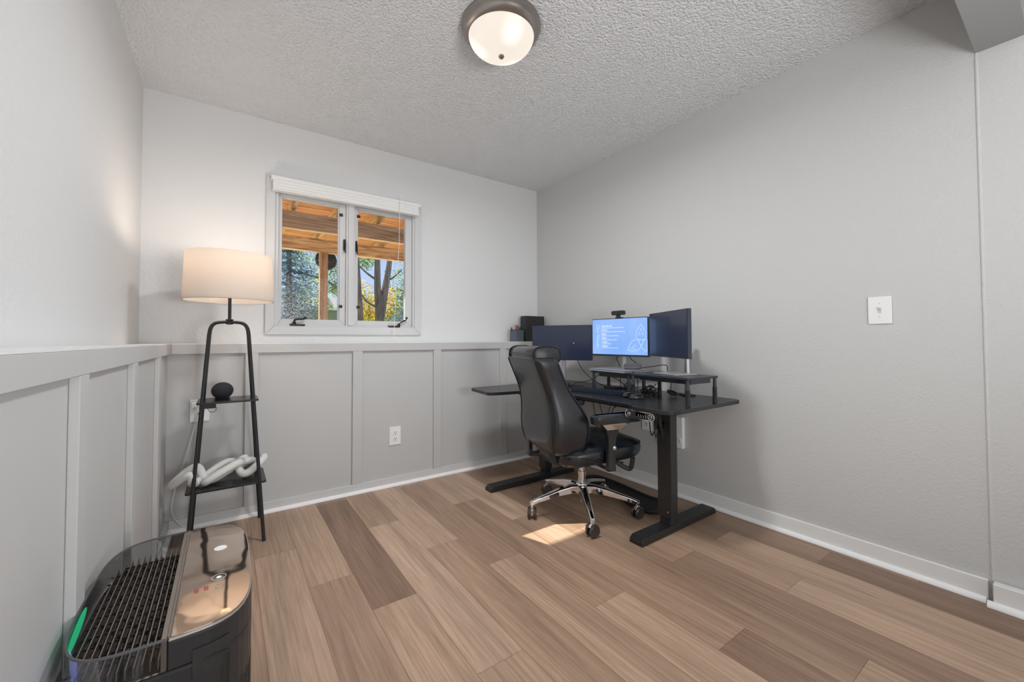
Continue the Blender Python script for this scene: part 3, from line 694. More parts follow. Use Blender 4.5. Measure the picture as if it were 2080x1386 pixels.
# vertical slots around the near right corner
for i in sl[:-1]:
    a = Vector(q[i]); b = Vector(q[i+1])
    for s in (.25, .75):
        c0 = a.lerp(b, s-.13); c1 = a.lerp(b, s+.13)
        nrm = Vector(((b-a).y, -(b-a).x)).normalized()*.002
        v = [bm.verts.new(z) for z in ((c0.x, c0.y, .03), (c1.x, c1.y, .03), (c1.x, c1.y, .30+.01*s), (c0.x, c0.y, .30+.01*s))]; bm.faces.new(v)
y = AY0+.20
while y < AY1-.20:
    box(bm, AX1-.004, AX1+.0008, y, y+.004, .03, .31); y += .012
ap('air_slots', bm, 'dark_slot')
bm = bm_new(); i0 = [i for i, p in enumerate(foot) if p[0] > -.06 and p[0] < AX1-.035 and p[1] < AY0+.05]
for i in i0[:-1]:
    a, b = q[i], q[i+1]; v = [bm.verts.new(s) for s in ((a[0], a[1]-.002, .366), (b[0], b[1]-.002, .368), (b[0], b[1]-.002, .420), (a[0], a[1]-.002, .420))]; bm.faces.new(v)
ap('handle_recess', bm, 'dark_slot')

# ------------------------------------------------------------------ standing desk
DZ = .66
r = root('standing_desk', 'black L-shaped standing desk on two black T-legs along the right wall', 'desk', (1.95, 1.80, 0))
def dp(name, bm, m, par=None, **k):
    o = obj(name, bm, m, **k); o.parent = par or r; o.matrix_parent_inverse = Matrix.Translation(-r.location); return o
def arc(cx, cy, rad, a0, a1, n=6): return [(cx+rad*math.cos(math.radians(a0+(a1-a0)*k/n)), cy+rad*math.sin(math.radians(a0+(a1-a0)*k/n))) for k in range(n+1)]
pts = arc(1.755, 1.190, .075, 180, 270)+arc(2.312, 1.158, .043, 270, 360)+[(2.355, 2.50)]+arc(2.325, 2.500, .03, 0, 90)+arc(1.455, 2.480, .05, 90, 180)[0:]+arc(1.415, 2.245, .04, 180, 240)+[(1.45, 2.195), (1.56, 2.180)]+arc(1.56, 2.01, .17, 90, 0)+[(1.730, 1.42)]+[(1.727, 1.395), (1.712, 1.365), (1.693, 1.340), (1.682, 1.315)]
bm = bm_new(); prism(bm, pts, DZ-.020, DZ); dp('desktop', bm, 'deskblack', bevel=.003)
for (lx, ly, f0, f1) in ((1.900, 1.285, 1.635, 2.305), (1.905, 2.290, 1.415, 2.160)):
    bm = bm_new(); box(bm, lx-.026, lx+.026, ly-.036, ly+.036, .075, .40); o = dp('column', bm, 'black', bevel=.004)
    bm = bm_new(); box(bm, lx-.023, lx+.023, ly-.032, ly+.032, .035, .078); box(bm, lx-.029, lx+.029, ly-.040, ly+.040, .07, DZ-.05); dp('column_sleeve', bm, 'black', bevel=.003)
    bm = bm_new()      # foot with sloped ends
    prof = [(f0, 0), (f1, 0), (f1, .020), (f1-.022, .036), (f0+.022, .036), (f0, .020)]
    loft(bm, [[(x, ly+s, z) for x, z in prof] for s in (-.038, .038)]); dp('foot', bm, 'black', bevel=.003)
    bm = bm_new(); box(bm, lx-.22, lx+.22, ly-.03, ly+.03, DZ-.048, DZ-.0205); dp('top_bracket', bm, 'black', bevel=.003)
bm = bm_new(); box(bm, 1.86, 1.90, 1.3, 2.29, DZ-.052, DZ-.022); box(bm, 1.94, 1.98, 1.3, 2.29, DZ-.052, DZ-.022); dp('cross_rail', bm, 'black', bevel=.003)
bm = bm_new(); lathe(bm, [(.004, -.001), (.004, .001)], (1.8705, 1.265, .105), 10, Matrix.Rotation(PI/2, 4, 'Y')); dp('bolt', bm, 'chrome')
# height controller hanging from the near front edge
bm = bm_new(); MX = Matrix(((0, 0, 1, 1.680), (1, 0, 0, 0), (0, 1, 0, 0), (0, 0, 0, 1)))
prism(bm, rrect(1.208, 1.372, .604, .636, .0155, 6), 0, .018, MX); hc = dp('height_controller', bm, 'black_pl', bevel=.002)
bm = bm_new(); prof = rrect(1.205, 1.375, .602, .638, .0175, 6)
tube(bm, [(1.6795, a, b) for a, b in prof], .0022, 6, closed=True); o = dp('controller_rim', bm, 'chrome', par=hc); o.matrix_parent_inverse = Matrix.Translation(-r.location) if False else Matrix.Identity(4)
hc_fix = [o]
for (yy, rr) in ((1.227, .0115), (1.353, .0085)):
    bm = bm_new(); tube(bm, [(1.679, yy+rr*math.cos(2*PI*k/20), .620+rr*math.sin(2*PI*k/20)) for k in range(20)], .0018, 6, closed=True); tube(bm, [(1.679, yy-.005, .616), (1.679, yy+.004, .624)], .0014, 6)
    o = obj('dial', bm, 'chrome'); o.parent = hc; hc_fix.append(o)
bm = bm_new()
for k in range(4): yy = 1.252+k*.014; tube(bm, [(1.679, yy-.002, .614), (1.679, yy+.002, .626)], .0013, 6)
o = obj('preset_keys', bm, 'chrome'); o.parent = hc; hc_fix.append(o)
for o in hc_fix: o.matrix_parent_inverse = Matrix.Identity(4)

# cord bundle beside the near column
bm = bm_new()
for k in range(9):
    x0_ = 1.76+.012*(k % 4); y0_ = 1.235+.014*(k//2)
    tube(bm, smooth_path([(x0_, y0_, DZ-.022), (x0_+.004, y0_+.003, DZ-.06), (x0_+.020, y0_+.006, DZ-.10-.014*(k % 5)), (x0_+.045, y0_+.01, DZ-.12-.015*(k % 3)), (1.865, 1.275+.004*k, DZ-.09)], 6), .0028, 6)
tag(obj('cable_bundle', bm, 'cable', smooth=True), 'tangle of black cables hanging under the near end of the desk', 'cables', kind='stuff')
bm = bm_new()
for (px, py, dx, low) in ((1.98, 1.93, .02, .33), (2.00, 1.89, .03, .36), (1.98, 1.74, .05, .55), (2.02, 1.70, .02, .57)):
    tube(bm, smooth_path([(px+.08, py+.02, DZ-.024), (px+.07, py+.02, DZ-.10), (px+.07+dx, py, low+.08), (px+.12+dx, py-.03, low), (2.1, py, low+.03), (2.28, py+.03, DZ-.06), (2.30, py+.03, DZ-.022)], 6), .0024, 6)
tag(obj('hanging_cables', bm, 'cable', smooth=True), 'thin black cables drooping beneath the middle of the desk', 'cables', kind='stuff')

# footrest mat
r = root('standing_mat', 'black curved standing mat with raised edge on the floor under the desk', 'mat', (2.095, 1.755, 0), math.radians(-2))
bm = bm_new(); cpts = [(-.11, -.30), (-.115, -.18), (-.035, .02), (-.03, .12), (-.03, .29), (.03, .335), (.085, .27), (.09, .10), (.075, -.08), (.075, -.20), (.12, -.285), (.07, -.335), (-.04, -.34)]
ring = [(p.x, p.y) for p in smooth_path([(a, b, 0) for a, b in cpts], 6, closed=True)]
prism(bm, ring, 0, .016); obj('mat_pad', bm, 'rubber', r, bevel=.006)
bm = bm_new(); tube(bm, [(a*.97, b*.97, .018) for a, b in ring], .010, 8, closed=True); obj('raised_rim', bm, 'rubber', r, smooth=True)

# ------------------------------------------------------------------ monitors
def monitor(name, label, pl, pr_, zb, screen, tilt=0, pole=None):
    a = Vector((pl[0], pl[1])); b = Vector((pr_[0], pr_[1])); c = (a+b)/2; d = (b-a).normalized(); wdt = (b-a).length
    rz = math.atan2(d.y, d.x); r = root(name, label, 'monitor', (c.x, c.y, DZ), rz, 'monitors on the desk')   # local x runs left to right seen from the chair, -y faces it
    z0 = zb-DZ; h = .262
    # outward normal for the viewer: local -y
    bm = bm_new(); box(bm, -wdt/2, wdt/2, .0, .022, z0, z0+h); obj('housing', bm, 'bezel', r, bevel=.002)
    bm = bm_new(); box(bm, -wdt/4, wdt/4, .022, .045, z0+.05, z0+h-.06); obj('back_shell', bm, 'bezel', r, bevel=.008)
    bm = bm_new(); box(bm, -wdt/2+.005, wdt/2-.005, -.0015, .001, z0+.012, z0+h-.005); scr = obj('screen', bm, screen, r)
    p = pole or (0, .07)
    bm = bm_new(); box(bm, p[0]-.016, p[0]+.016, p[1]-.008, p[1]+.010, .008, z0+.13); obj('stand_pole', bm, 'silver', r, bevel=.003)
    bm = bm_new(); box(bm, p[0]-.016, p[0]+.016, .03, p[1], z0+.09, z0+.13); obj('neck', bm, 'silver', r, bevel=.002)
    bm = bm_new(); prism(bm, rrect(p[0]-.040, p[0]+.040, p[1]-.035, p[1]+.035, .01, 4), 0, .008); obj('stand_base', bm, 'black', r, bevel=.002)
    return r, scr, wdt, z0, h
ml, scl, *_ = monitor('monitor', 'dark screen monitor on the left, nearest the pen cup', (1.925, 2.465), (2.180, 2.082), .845, 'screen', pole=(.0, .065))
bm = bm_new(); box(bm, .093, .096, -.003, -.001, .845-DZ+.125, .845-DZ+.131); obj('cursor_dot', bm, 'pixel', scl)
mm, scm, mw, mz0, mh = monitor('monitor', 'middle monitor showing a lit light-blue page with white text', (2.178, 2.078), (2.208, 1.620), .884, 'lit', pole=(.0, .07))
mr, scr_, *_ = monitor('monitor', 'right-hand dark monitor, angled and closest to the camera', (2.165, 1.578), (1.930, 1.178), .896, 'screen', pole=(-.13, .185))
# text on the lit page (page size 0.45 x 0.245, origin at centre)
def text_mesh(s, size, x, z, rot=0, bold=0, align='LEFT'):
    cu_ = bpy.data.curves.new('t', 'FONT'); cu_.body = s; cu_.size = size; cu_.align_x = align; cu_.offset = bold; cu_.extrude = .0002
    o = bpy.data.objects.new('t', cu_); C.objects.link(o); bpy.context.view_layer.update()
    me = bpy.data.meshes.new_from_object(o.evaluated_get(bpy.context.evaluated_depsgraph_get()))
    me.transform(Matrix.Translation((x, -.0022, z)) @ Matrix.Rotation(rot, 4, 'Y') @ Matrix.Rotation(PI/2, 4, 'X'))
    bpy.data.objects.remove(o); bpy.data.curves.remove(cu_); return me
def join_meshes(name, meshes, m, parent):
    bm = bm_new()
    for me in meshes: bm.from_mesh(me); bpy.data.meshes.remove(me)
    o = obj(name, bm, m, parent); return o
cz = mz0+mh/2+.003; cxm = 0
lines = [('Service of the Poor', 'Generosity of spirit, especially for persons most in need'), ('Reverence', 'Respect and compassion for the dignity and diversity of life'), ('Integrity', 'Inspiring trust through personal leadership'), ('Wisdom', 'Integrating excellence and stewardship'), ('Creativity', 'Courageous innovation'), ('Dedication', 'Affirming the hope and joy of our ministry')]
ms = []
for k, (a, b) in enumerate(lines):
    z = cz+.072-k*.0280
    ms.append(text_mesh(a, .0115, -.140, z, bold=.0003)); ms.append(text_mesh(b, .0082, -.140, z-.0115))
join_meshes('page_text', ms, 'screentext', scm)
join_meshes('page_title', [text_mesh('Our Values', .036, -.186, cz+.088, rot=PI/2)], 'screenfaint', scm)
bm = bm_new()       # emblem: three interlaced leaf loops with an A in the upper one
ex, ez = .178, cz-.036
def leafloop(ang, L0=.138, Wd=.036):
    out = []
    for k in range(40):
        t = k/40*2*PI; u = (1-math.cos(t))/2
        xx = Wd*math.copysign(math.sin(PI*u), math.sin(t)); yy = -.022+u*L0
        out.append((xx*math.cos(ang)-yy*math.sin(ang), xx*math.sin(ang)+yy*math.cos(ang)))
    return out
for ang in (0, math.radians(118), math.radians(-118)):
    P = [(min(ex+a, .222), -.0020, ez+b) for a, b in leafloop(ang)]
    tube(bm, P, .0032, 5, closed=True)
for (a, b) in (((-.020, .040), (0, .090)), ((0, .090), (.020, .040)), ((-.016, .050), (.016, .050)), ((-.070, -.045), (-.040, -.015)), ((-.078, -.040), (-.040, -.052))):
    tube(bm, [(ex+a[0], -.0020, ez+a[1]), (ex+b[0], -.0020, ez+b[1])], .0026, 5)
for v in bm.verts: v.co.y = -.0020+(v.co.y+.0020)*.15
obj('page_emblem', bm, 'screenmark', scm)
# webcam
r = root('webcam', 'black webcam clipped on top of the middle monitor', 'webcam', (2.190, 1.845, .884+.262), math.atan2(-.458, .03))
bm = bm_new(); prism(bm, rrect(-.050, .050, .020, .050, .009, 5), -.014, .014, Matrix(((1, 0, 0, 0), (0, 0, 1, 0), (0, 1, 0, 0), (0, 0, 0, 1)))); obj('camera_body', bm, 'black_pl', r, bevel=.003)
bm = bm_new(); lathe(bm, [(.010, -.002), (.011, .001), (.006, .002), (.001, .002)], (0, -.0145, .035), 18, Matrix.Rotation(PI/2, 4, 'X')); obj('lens', bm, 'dark_slot', r, smooth=True)
bm = bm_new(); box(bm, -.016, .016, -.006, .004, .0005, .022); box(bm, -.024, .024, -.010, .028, .0005, .005); obj('clip', bm, 'black_pl', r, bevel=.002)

# ------------------------------------------------------------------ risers, laptops, things on the desk
def riser(label, quad, top, drawer=True):
    c = (Vector(quad[0])+Vector(quad[2]))/2; d = (Vector(quad[1])-Vector(quad[0])); rz = math.atan2(d.y, d.x); L = d.length; Wd = (Vector(quad[3])-Vector(quad[0])).length
    r = root('desk_riser', label, 'riser', (c.x, c.y, DZ), rz, 'risers on the desk'); h = top-DZ
    bm = bm_new(); box(bm, -L/2-.012, L/2+.012, -Wd/2-.012, Wd/2+.012, h-.012, h); obj('top', bm, 'bluetop', r, bevel=.002)
    for sx in (-1, 1):
        for sy in (-1, 1):
            x, y = sx*L/2, sy*Wd/2
            bm = bm_new(); lathe(bm, [(.0115, 0), (.012, .004), (.011, h*.55), (.012, h*.56), (.009, h*.60), (.0085, h-.012)], (x, y, 0), 16); obj('leg', bm, 'bluetop', r, smooth=True)
    if drawer:
        bm = bm_new(); box(bm, -L/2+.03, L/2-.03, -Wd/2+.005, Wd/2-.02, h-.037, h-.012); obj('drawer', bm, 'bluetop', r, bevel=.002)
    return r
riser('black raised stand at the near end of the desk, silver pad on top', [(1.862, 1.178), (2.095, 1.165), (2.195, 1.490), (1.965, 1.515)], .803)
riser('black raised stand in the middle of the desk, carrying the silver laptop', [(2.055, 1.655), (2.205, 1.655), (2.205, 1.950), (2.055, 1.950)], .786)
r = root('laptop', 'closed silver laptop on the middle riser under a grey case', 'laptop', (2.130, 1.800, .786), math.radians(-4))
bm = bm_new(); box(bm, -.115, .115, -.160, .160, .002, .012); obj('base', bm, 'laptop', r, bevel=.003)
bm = bm_new(); box(bm, -.115, .115, -.160, .160, .0135, .0195); obj('lid', bm, 'laptop', r, bevel=.0025)
bm = bm_new()
for y in (-.10, -.06, -.03): box(bm, -.03+y*.2, -.016+y*.2, -.1605, -.1595, .005, .009)
obj('ports', bm, 'dark_slot', r)
bm = bm_new(); box(bm, -.1, .1, -.14, .14, 0, .002); obj('rubber_feet', bm, 'rubber', r)
r = root('headset_case', 'dark grey oval zip case resting on the closed laptop', 'case', (2.150, 1.700, .8055), math.radians(-60))
bm = bm_new(); 
rings = []
for (s, z) in ((.80, 0), (.95, .004), (1, .016), (.97, .026), (.86, .035), (.60, .039)):
    rings.append([(.056*s*math.copysign(abs(math.cos(a))**.7, math.cos(a)), .030*s*math.copysign(abs(math.sin(a))**.7, math.sin(a)), z) for a in [2*PI*k/32 for k in range(32)]])
loft(bm, rings); obj('case_shell', bm, 'grey_case', r, smooth=True)
bm = bm_new(); tube(bm, [(.0565*math.copysign(abs(math.cos(a))**.7, math.cos(a)), .0305*math.copysign(abs(math.sin(a))**.7, math.sin(a)), .013) for a in [2*PI*k/32 for k in range(32)]], .0012, 5, closed=True); obj('zip', bm, 'silver', r)
r = root('tablet', 'thin silver tablet lying on the near riser', 'tablet', (2.055, 1.335, .803), math.radians(-18))
bm = bm_new(); prism(bm, rrect(-.075, .075, -.095, .095, .008, 4), .0, .006); obj('tablet_body', bm, 'laptop', r, bevel=.002)
bm = bm_new(); prism(bm, rrect(-.070, .070, -.090, .090, .005, 4), .006, .0066); obj('tablet_cover', bm, 'silver', r)

# keyboard
r = root('keyboard', 'black full-size keyboard lying in front of the middle riser', 'keyboard', (1.966, 1.795, DZ), math.radians(101))
bm = bm_new(); loft(bm, [[(x, -.068, 0), (x, .068, 0), (x, .068, .027), (x, -.068, .007)] for x in (-.195, .195)]); obj('case', bm, 'bezel', r, bevel=.003)
bm = bm_new()
for row in range(6):
    y = -.050+row*.0205; z = .0085+row*.0030
    x = -.186
    while x < .184:
        wk = .0155
        if row == 0 and -.09 < x < .0: wk = .085
        if not (.092 < x < .100) and not (.146 < x < .150): box(bm, x, min(x+wk, .186), y-.008, y+.008, z, z+.007)
        x += wk+.0028
obj('keys', bm, 'bezel', r, bevel=.0008)
for (nm, lab, p, rz, col) in (('mouse', 'glossy black mouse on the desk right of the keyboard', (1.930, 1.560), 190, 'black_pl'), ('mouse', 'second black mouse, beside a leg of the near riser', (1.902, 1.480), 165, 'black_pl')):
    r = root(nm, lab, 'mouse', (p[0], p[1], DZ), math.radians(rz), 'mice on the desk')
    bm = bm_new(); rings = []
    for (s, z) in ((.92, 0), (1, .006), (.98, .014), (.85, .022), (.62, .028), (.3, .031)):
        rings.append([(.046*s*math.cos(a), .027*s*math.sin(a)*(1.05-.12*math.cos(a)), z) for a in [2*PI*k/24 for k in range(24)]])
    loft(bm, rings); obj('shell', bm, M[col] if col != 'black_pl' else mat('gloss_black', (.02, .02, .024), .12, coat=.6, noise=(5, .1)), r, smooth=True)
    bm = bm_new(); lathe(bm, [(.001, -.003), (.006, -.0025), (.006, .0025), (.001, .003)], (-.022, 0, .026), 12, Matrix.Rotation(PI/2, 4, 'X')); obj('wheel', bm, 'rubber', r)

# cables over the desk
def cable(label, pts, rad=.0026, grp=None, name='cable'):
    bm = bm_new(); tube(bm, smooth_path(pts, 8), rad, 7); return tag(obj(name, bm, 'cable', smooth=True), label, 'cable', grp or 'loose cables on the desk')
z = DZ+.004
cable('black cable curving down from the left monitor to the desk', [(2.13, 2.19, .86), (2.12, 2.14, .80), (2.13, 2.06, .73), (2.16, 1.98, .68), (2.18, 1.93, z)])
cable('black cable looping from left monitor pole along to the middle riser', [(2.09, 2.31, .72), (2.06, 2.24, .68), (2.04, 2.17, z+.004), (2.05, 2.10, z+.03), (2.07, 2.0, .715), (2.09, 1.93, .76)])
cable('black cable hanging beneath the middle riser, left side', [(2.16, 1.90, .75), (2.16, 1.85, .735), (2.18, 1.80, .70), (2.20, 1.76, z)])
cable('black cable looping beneath the middle riser, right side', [(2.20, 1.74, .75), (2.19, 1.78, .71), (2.20, 1.80, z), (2.22, 1.72, z+.02), (2.24, 1.62, z+.03), (2.20, 1.56, .72)])
cable('black cable rising behind the laptop beside the grey case', [(2.18, 1.66, .815), (2.22, 1.60, .825), (2.26, 1.53, .836), (2.265, 1.52, .80), (2.27, 1.50, .76), (2.26, 1.50, .68), (2.25, 1.5, z)])
cable('left of two black cables behind the middle monitor neck', [(2.26, 1.89, .90), (2.255, 1.92, .86), (2.26, 1.90, .82), (2.27, 1.90, .70), (2.27, 1.90, z)])
cable('right of two black cables behind the middle monitor neck', [(2.26, 1.83, .90), (2.27, 1.80, .86), (2.28, 1.76, .82), (2.28, 1.76, .70), (2.28, 1.76, z)])
bm = bm_new(); rnd = random.Random(3)
for k in range(9):
    cx_, cy_, cz_ = 2.13+rnd.uniform(-.03, .03), 1.56+rnd.uniform(-.03, .03), z+rnd.uniform(0, .03)
    a0 = rnd.uniform(0, 6); P = [(cx_+.035*math.cos(a0+t), cy_+.05*math.sin(a0+t*1.3), max(z, cz_+.022*math.sin(t*2+k))) for t in [j*.55 for j in range(9)]]
    tube(bm, smooth_path(P, 4), .0026, 6)
tag(obj('cable_tangle', bm, 'cable', smooth=True), 'black cable tangle on the desk between the two risers', 'cables', kind='stuff')
bm = bm_new()
for k in range(5):
    P = [(2.02+.05*math.cos(t+k)*(1-.08*k), 2.12+.075*math.sin(t+k*.7), z+.002*k) for t in [j*.6 for j in range(11)]]
    tube(bm, smooth_path(P, 4), .0025, 6)
tag(obj('coiled_cables', bm, 'cable', smooth=True), 'flat coil of black cables on the desk below the left monitor', 'cables', kind='stuff')
bm = bm_new(); tube(bm, smooth_path([(2.16+.028*math.cos(t), 1.42+.028*math.sin(t), z+.012+.010*math.sin(t)+.004*t/6) for t in [j*.7 for j in range(26)]], 3), .0028, 6)
tag(obj('coiled_cables', bm, 'cable', smooth=True), 'small black cable coil on the desk under the near riser', 'cables', kind='stuff')
r = root('docking_hub', 'black docking hub lying on the desk beneath the middle riser', 'hub', (2.15, 1.88, DZ), math.radians(80)); bm = bm_new(); box(bm, -.055, .055, -.02, .02, 0, .018); obj('hub_body', bm, 'black_pl', r, bevel=.003)
bm = bm_new(); [box(bm, x, x+.012, -.0205, -.0195, .006, .012) for x in (-.04, -.015, .01)]; obj('ports', bm, 'silver', r)

# ------------------------------------------------------------------ on the ledge
r = root('pen_cup', 'blue-grey mesh pen cup standing on the window ledge', 'pen cup', (2.052, 2.845, ZL))
bm = bm_new(); rings = [rrect(-.045, .045, -.045, .045, .010, 4)]
for (s, z0_) in ((1, 0), (1, .100), (.955, .100), (.955, .004)): rings.append(None); rings[-1] = [(a*s, b*s, z0_) for a, b in rings[0]]
loft(bm, rings[1:]); obj('cup', bm, 'mesh_cup', r)
bm = bm_new(); tube(bm, [(a, b, .101) for a, b in rrect(-.045, .045, -.045, .045, .010, 4)], .0022, 6, closed=True); obj('rim', bm, 'black', r)
def pen(label, x, y, dx, dy, h, m, cap='black_pl', rad=.0048):
    q = root('pen', label, 'pen', (2.052+x, 2.845+y, ZL+.005), 0, 'pens in the cup'); v = Vector((dx, dy, h)); L = v.length
    rot = v.to_track_quat('Z', 'Y').to_matrix().to_4x4()
    bm = bm_new(); lathe(bm, [(.002, .0), (rad, .012), (rad, L*.70)], (0, 0, 0), 12, rot); obj('barrel', bm, m, q, smooth=True)
    bm = bm_new(); lathe(bm, [(rad*1.12, L*.70), (rad*1.15, L*.95), (rad*.7, L)], (0, 0, 0), 12, rot); obj('pen_cap', bm, cap, q, smooth=True)
pen('red-capped marker standing in the pen cup', -.012, 0, .002, -.005, .140, 'red', 'red', .0065)
pen('green-capped pen standing in the pen cup', .010, -.004, .002, .002, .138, 'green', 'green', .006)
pen('thin black pen leaning to the left in the cup', -.020, .01, -.030, .0, .118, 'black_pl')
pen('thin black pen leaning to the right in the cup', .018, .01, .026, .0, .118, 'black_pl')
pen('short black pen between the green pen and the cup rim', .022, -.012, .004, .0, .122, 'black_pl')
r = root('black_binder', 'upright black binder on the ledge next to the pen cup', 'binder', (2.240, 2.865, ZL), 0)
bm = bm_new(); box(bm, -.105, .105, -.040, .040, 0, .226); obj('cover', bm, 'binder', r, bevel=.004)
bm = bm_new(); box(bm, -.103, -.085, -.0415, -.040, .004, .222); obj('spine_ridge', bm, 'black_pl', r, bevel=.001)
r = root('small_white_bottle', 'small pale bottle on the ledge between cup and binder', 'bottle', (2.118, 2.885, ZL)); bm = bm_new(); lathe(bm, [(.011, 0), (.013, .004), (.013, .050), (.008, .060), (.008, .068)], n=16); obj('bottle_body', bm, 'plaster', r, smooth=True)
bm = bm_new(); lathe(bm, [(.009, .0685), (.009, .080), (.001, .081)], n=16); obj('lid', bm, 'plastic_w', r, smooth=True)

# ------------------------------------------------------------------ office chair (local: +x forward, +y left)
TH = math.radians(-14)
CH = root('office_chair', 'black leather high-back office chair with chrome star base at the desk', 'office chair', (1.700, 1.715, 0), TH)
# backrest: section through each height: back face xb, front face xf, half width w
def sec(z, xb, xf, w, n=36, e=.38):
    ring = []; cxs = (xb+xf)/2; hx = (xf-xb)/2
    for k in range(n):
        a = 2*PI*k/n; c, s = math.cos(a), math.sin(a)
        ring.append((cxs+hx*math.copysign(abs(c)**e, c), w*math.copysign(abs(s)**(e*.72), s), z))
    return ring
back = [(.385, -.245, -.130, .150), (.392, -.268, -.105, .190), (.410, -.283, -.085, .212), (.46, -.297, -.065, .226), (.52, -.303, -.058, .232), (.58, -.302, -.070, .230), (.64, -.305, -.105, .222), (.70, -.316, -.148, .213), (.76, -.336, -.185, .210), (.82, -.360, -.213, .212), (.87, -.380, -.235, .214), (.895, -.388, -.250, .208), (.905, -.384, -.262, .190)]
def dense(rows, n=4):     # Catmull-Rom through the section table
    out = []
    for i in range(len(rows)-1):
        g = lambda k: rows[max(0, min(len(rows)-1, k))]
        p0, p1, p2, p3 = g(i-1), g(i), g(i+1), g(i+2)
        for s in range(n):
            t = s/n; out.append(tuple(.5*((2*b)+(-a+c)*t+(2*a-5*b+4*c-d)*t*t+(-a+3*b-3*c+d)*t**3) for a, b, c, d in zip(p0, p1, p2, p3)))
    return out+[rows[-1]]
bm = bm_new(); loft(bm, [sec(*b, n=60) for b in dense(back)]); BK = obj('backrest', bm, 'leather', CH, smooth=True)
# piping around the rear face, following the real section
bm = bm_new(); P = []
side = [(z, xb, xf, w) for z, xb, xf, w in back[2:-1]]
for (z, xb, xf, w) in side: P.append(((xb+xf)/2-(xf-xb)/2*.925, -w*.87, z))
top_ = [(side[-1][1]+.004, -side[-1][3]*.9*c, side[-1][0]+.002) for c in (.6, .2, -.2, -.6)]
P += top_
for (z, xb, xf, w) in reversed(side): P.append(((xb+xf)/2-(xf-xb)/2*.925, w*.87, z))
P += [(side[0][1]+.006, side[0][3]*.9*c, side[0][0]-.004) for c in (.8, .3, -.3, -.8)]
tube(bm, smooth_path(P, 4, closed=True), .0050, 8, closed=True); obj('piping', bm, 'leather_seam', BK, smooth=True)
bm = bm_new(); P = [(xf-.028 if z > .5 else xf-.03, -w*.995, z) for z, xb, xf, w in back[3:-2]]
tube(bm, smooth_path(P, 4), .0030, 6); obj('side_seam', bm, 'leather_seam', BK, smooth=True)
# head cushion folded over the top
bm = bm_new(); rings = []
N = 24
for (yy, s) in ((-.186, .80), (-.182, .93), (-.172, 1), (-.06, 1.03), (.06, 1.03), (.172, 1), (.182, .93), (.186, .80)):
    ring = []
    for k in range(N):
        a = 2*PI*k/N; ring.append((-.305+.078*s*math.copysign(abs(math.cos(a))**.7, math.cos(a)), yy, .915+(.048*s)*math.copysign(abs(math.sin(a))**.7, math.sin(a))+.0))
    rings.append(ring)
loft(bm, rings)
rings = []
for (yy, s) in ((-.180, .7), (-.165, 1), (.165, 1), (.180, .7)):
    rings.append([(-.262+.030*s*math.cos(2*PI*k/N), yy, .872+.072*s*math.sin(2*PI*k/N)) for k in range(N)])
loft(bm, rings); HD = obj('head_cushion', bm, 'leather', CH, smooth=True)
bm = bm_new()
for sgn in (-1, 1): tube(bm, [(-.305+.080*math.copysign(abs(math.cos(a))**.7, math.cos(a)), sgn*.172, .915+.050*math.copysign(abs(math.sin(a))**.7, math.sin(a))) for a in [2*PI*k/24 for k in range(24)]], .003, 6, closed=True)
tube(bm, [(-.3825, y, .925) for y in (-.168, 0, .168)], .003, 6)
obj('cushion_piping', bm, 'leather_seam', HD, smooth=True)
# gathers on the head cushion's right end
bm = bm_new()
for k in range(5): tube(bm, smooth_path([(-.345+.022*k, -.184, .950), (-.340+.022*k, -.176, .9605), (-.335+.022*k, -.140, .9618)], 3), .0028, 6)
obj('gathers', bm, 'leather', HD, smooth=True)
# seat cushion
bm = bm_new(); rings = []
def seat_ring(z, x0, x1, w, e=.38, n=36):
    cxs, hx = (x0+x1)/2, (x1-x0)/2
    return [(x, w*math.copysign(abs(math.sin(2*PI*k/n))**e, math.sin(2*PI*k/n)), z+.010+.055*x) for k in range(n) for x in [cxs+hx*math.copysign(abs(math.cos(2*PI*k/n))**e, math.cos(2*PI*k/n))]]
for (z, x0, x1, w) in ((.318, -.19, .235, .20), (.324, -.215, .265, .225), (.345, -.225, .287, .238), (.385, -.225, .290, .240), (.402, -.22, .282, .234), (.416, -.20, .25, .215), (.424, -.15, .18, .17), (.426, -.08, .10, .09)):
    rings.append(seat_ring(z, x0, x1, w))
loft(bm, rings); ST = obj('seat', bm, 'leather', CH, smooth=True, sub=1)
bm = bm_new(); tube(bm, [(a, b, c) for a, b, c in seat_ring(.397, -.222, .284, .237)], .0036, 6, closed=True); obj('seat_piping', bm, 'leather_seam', ST, smooth=True)
# wrinkles pulled along the near side
bm = bm_new()
for k in range(4): tube(bm, smooth_path([(-.14+.05*k, -.236, .382), (-.09+.05*k, -.240, .366-.006*k), (-.03+.05*k, -.239, .345-.004*k)], 5), [.001]+[.004]*9+[.001], 6)
obj('wrinkles', bm, 'leather', ST, smooth=True)
# front tilt paddle
bm = bm_new(); tube(bm, smooth_path([(.13, -.12, .335), (.155, -.135, .300), (.20, -.15, .270), (.222, -.165, .272), (.225, -.18, .335)], 5), .013, 8); obj('lumbar_knob', bm, 'black_pl', CH, smooth=True)
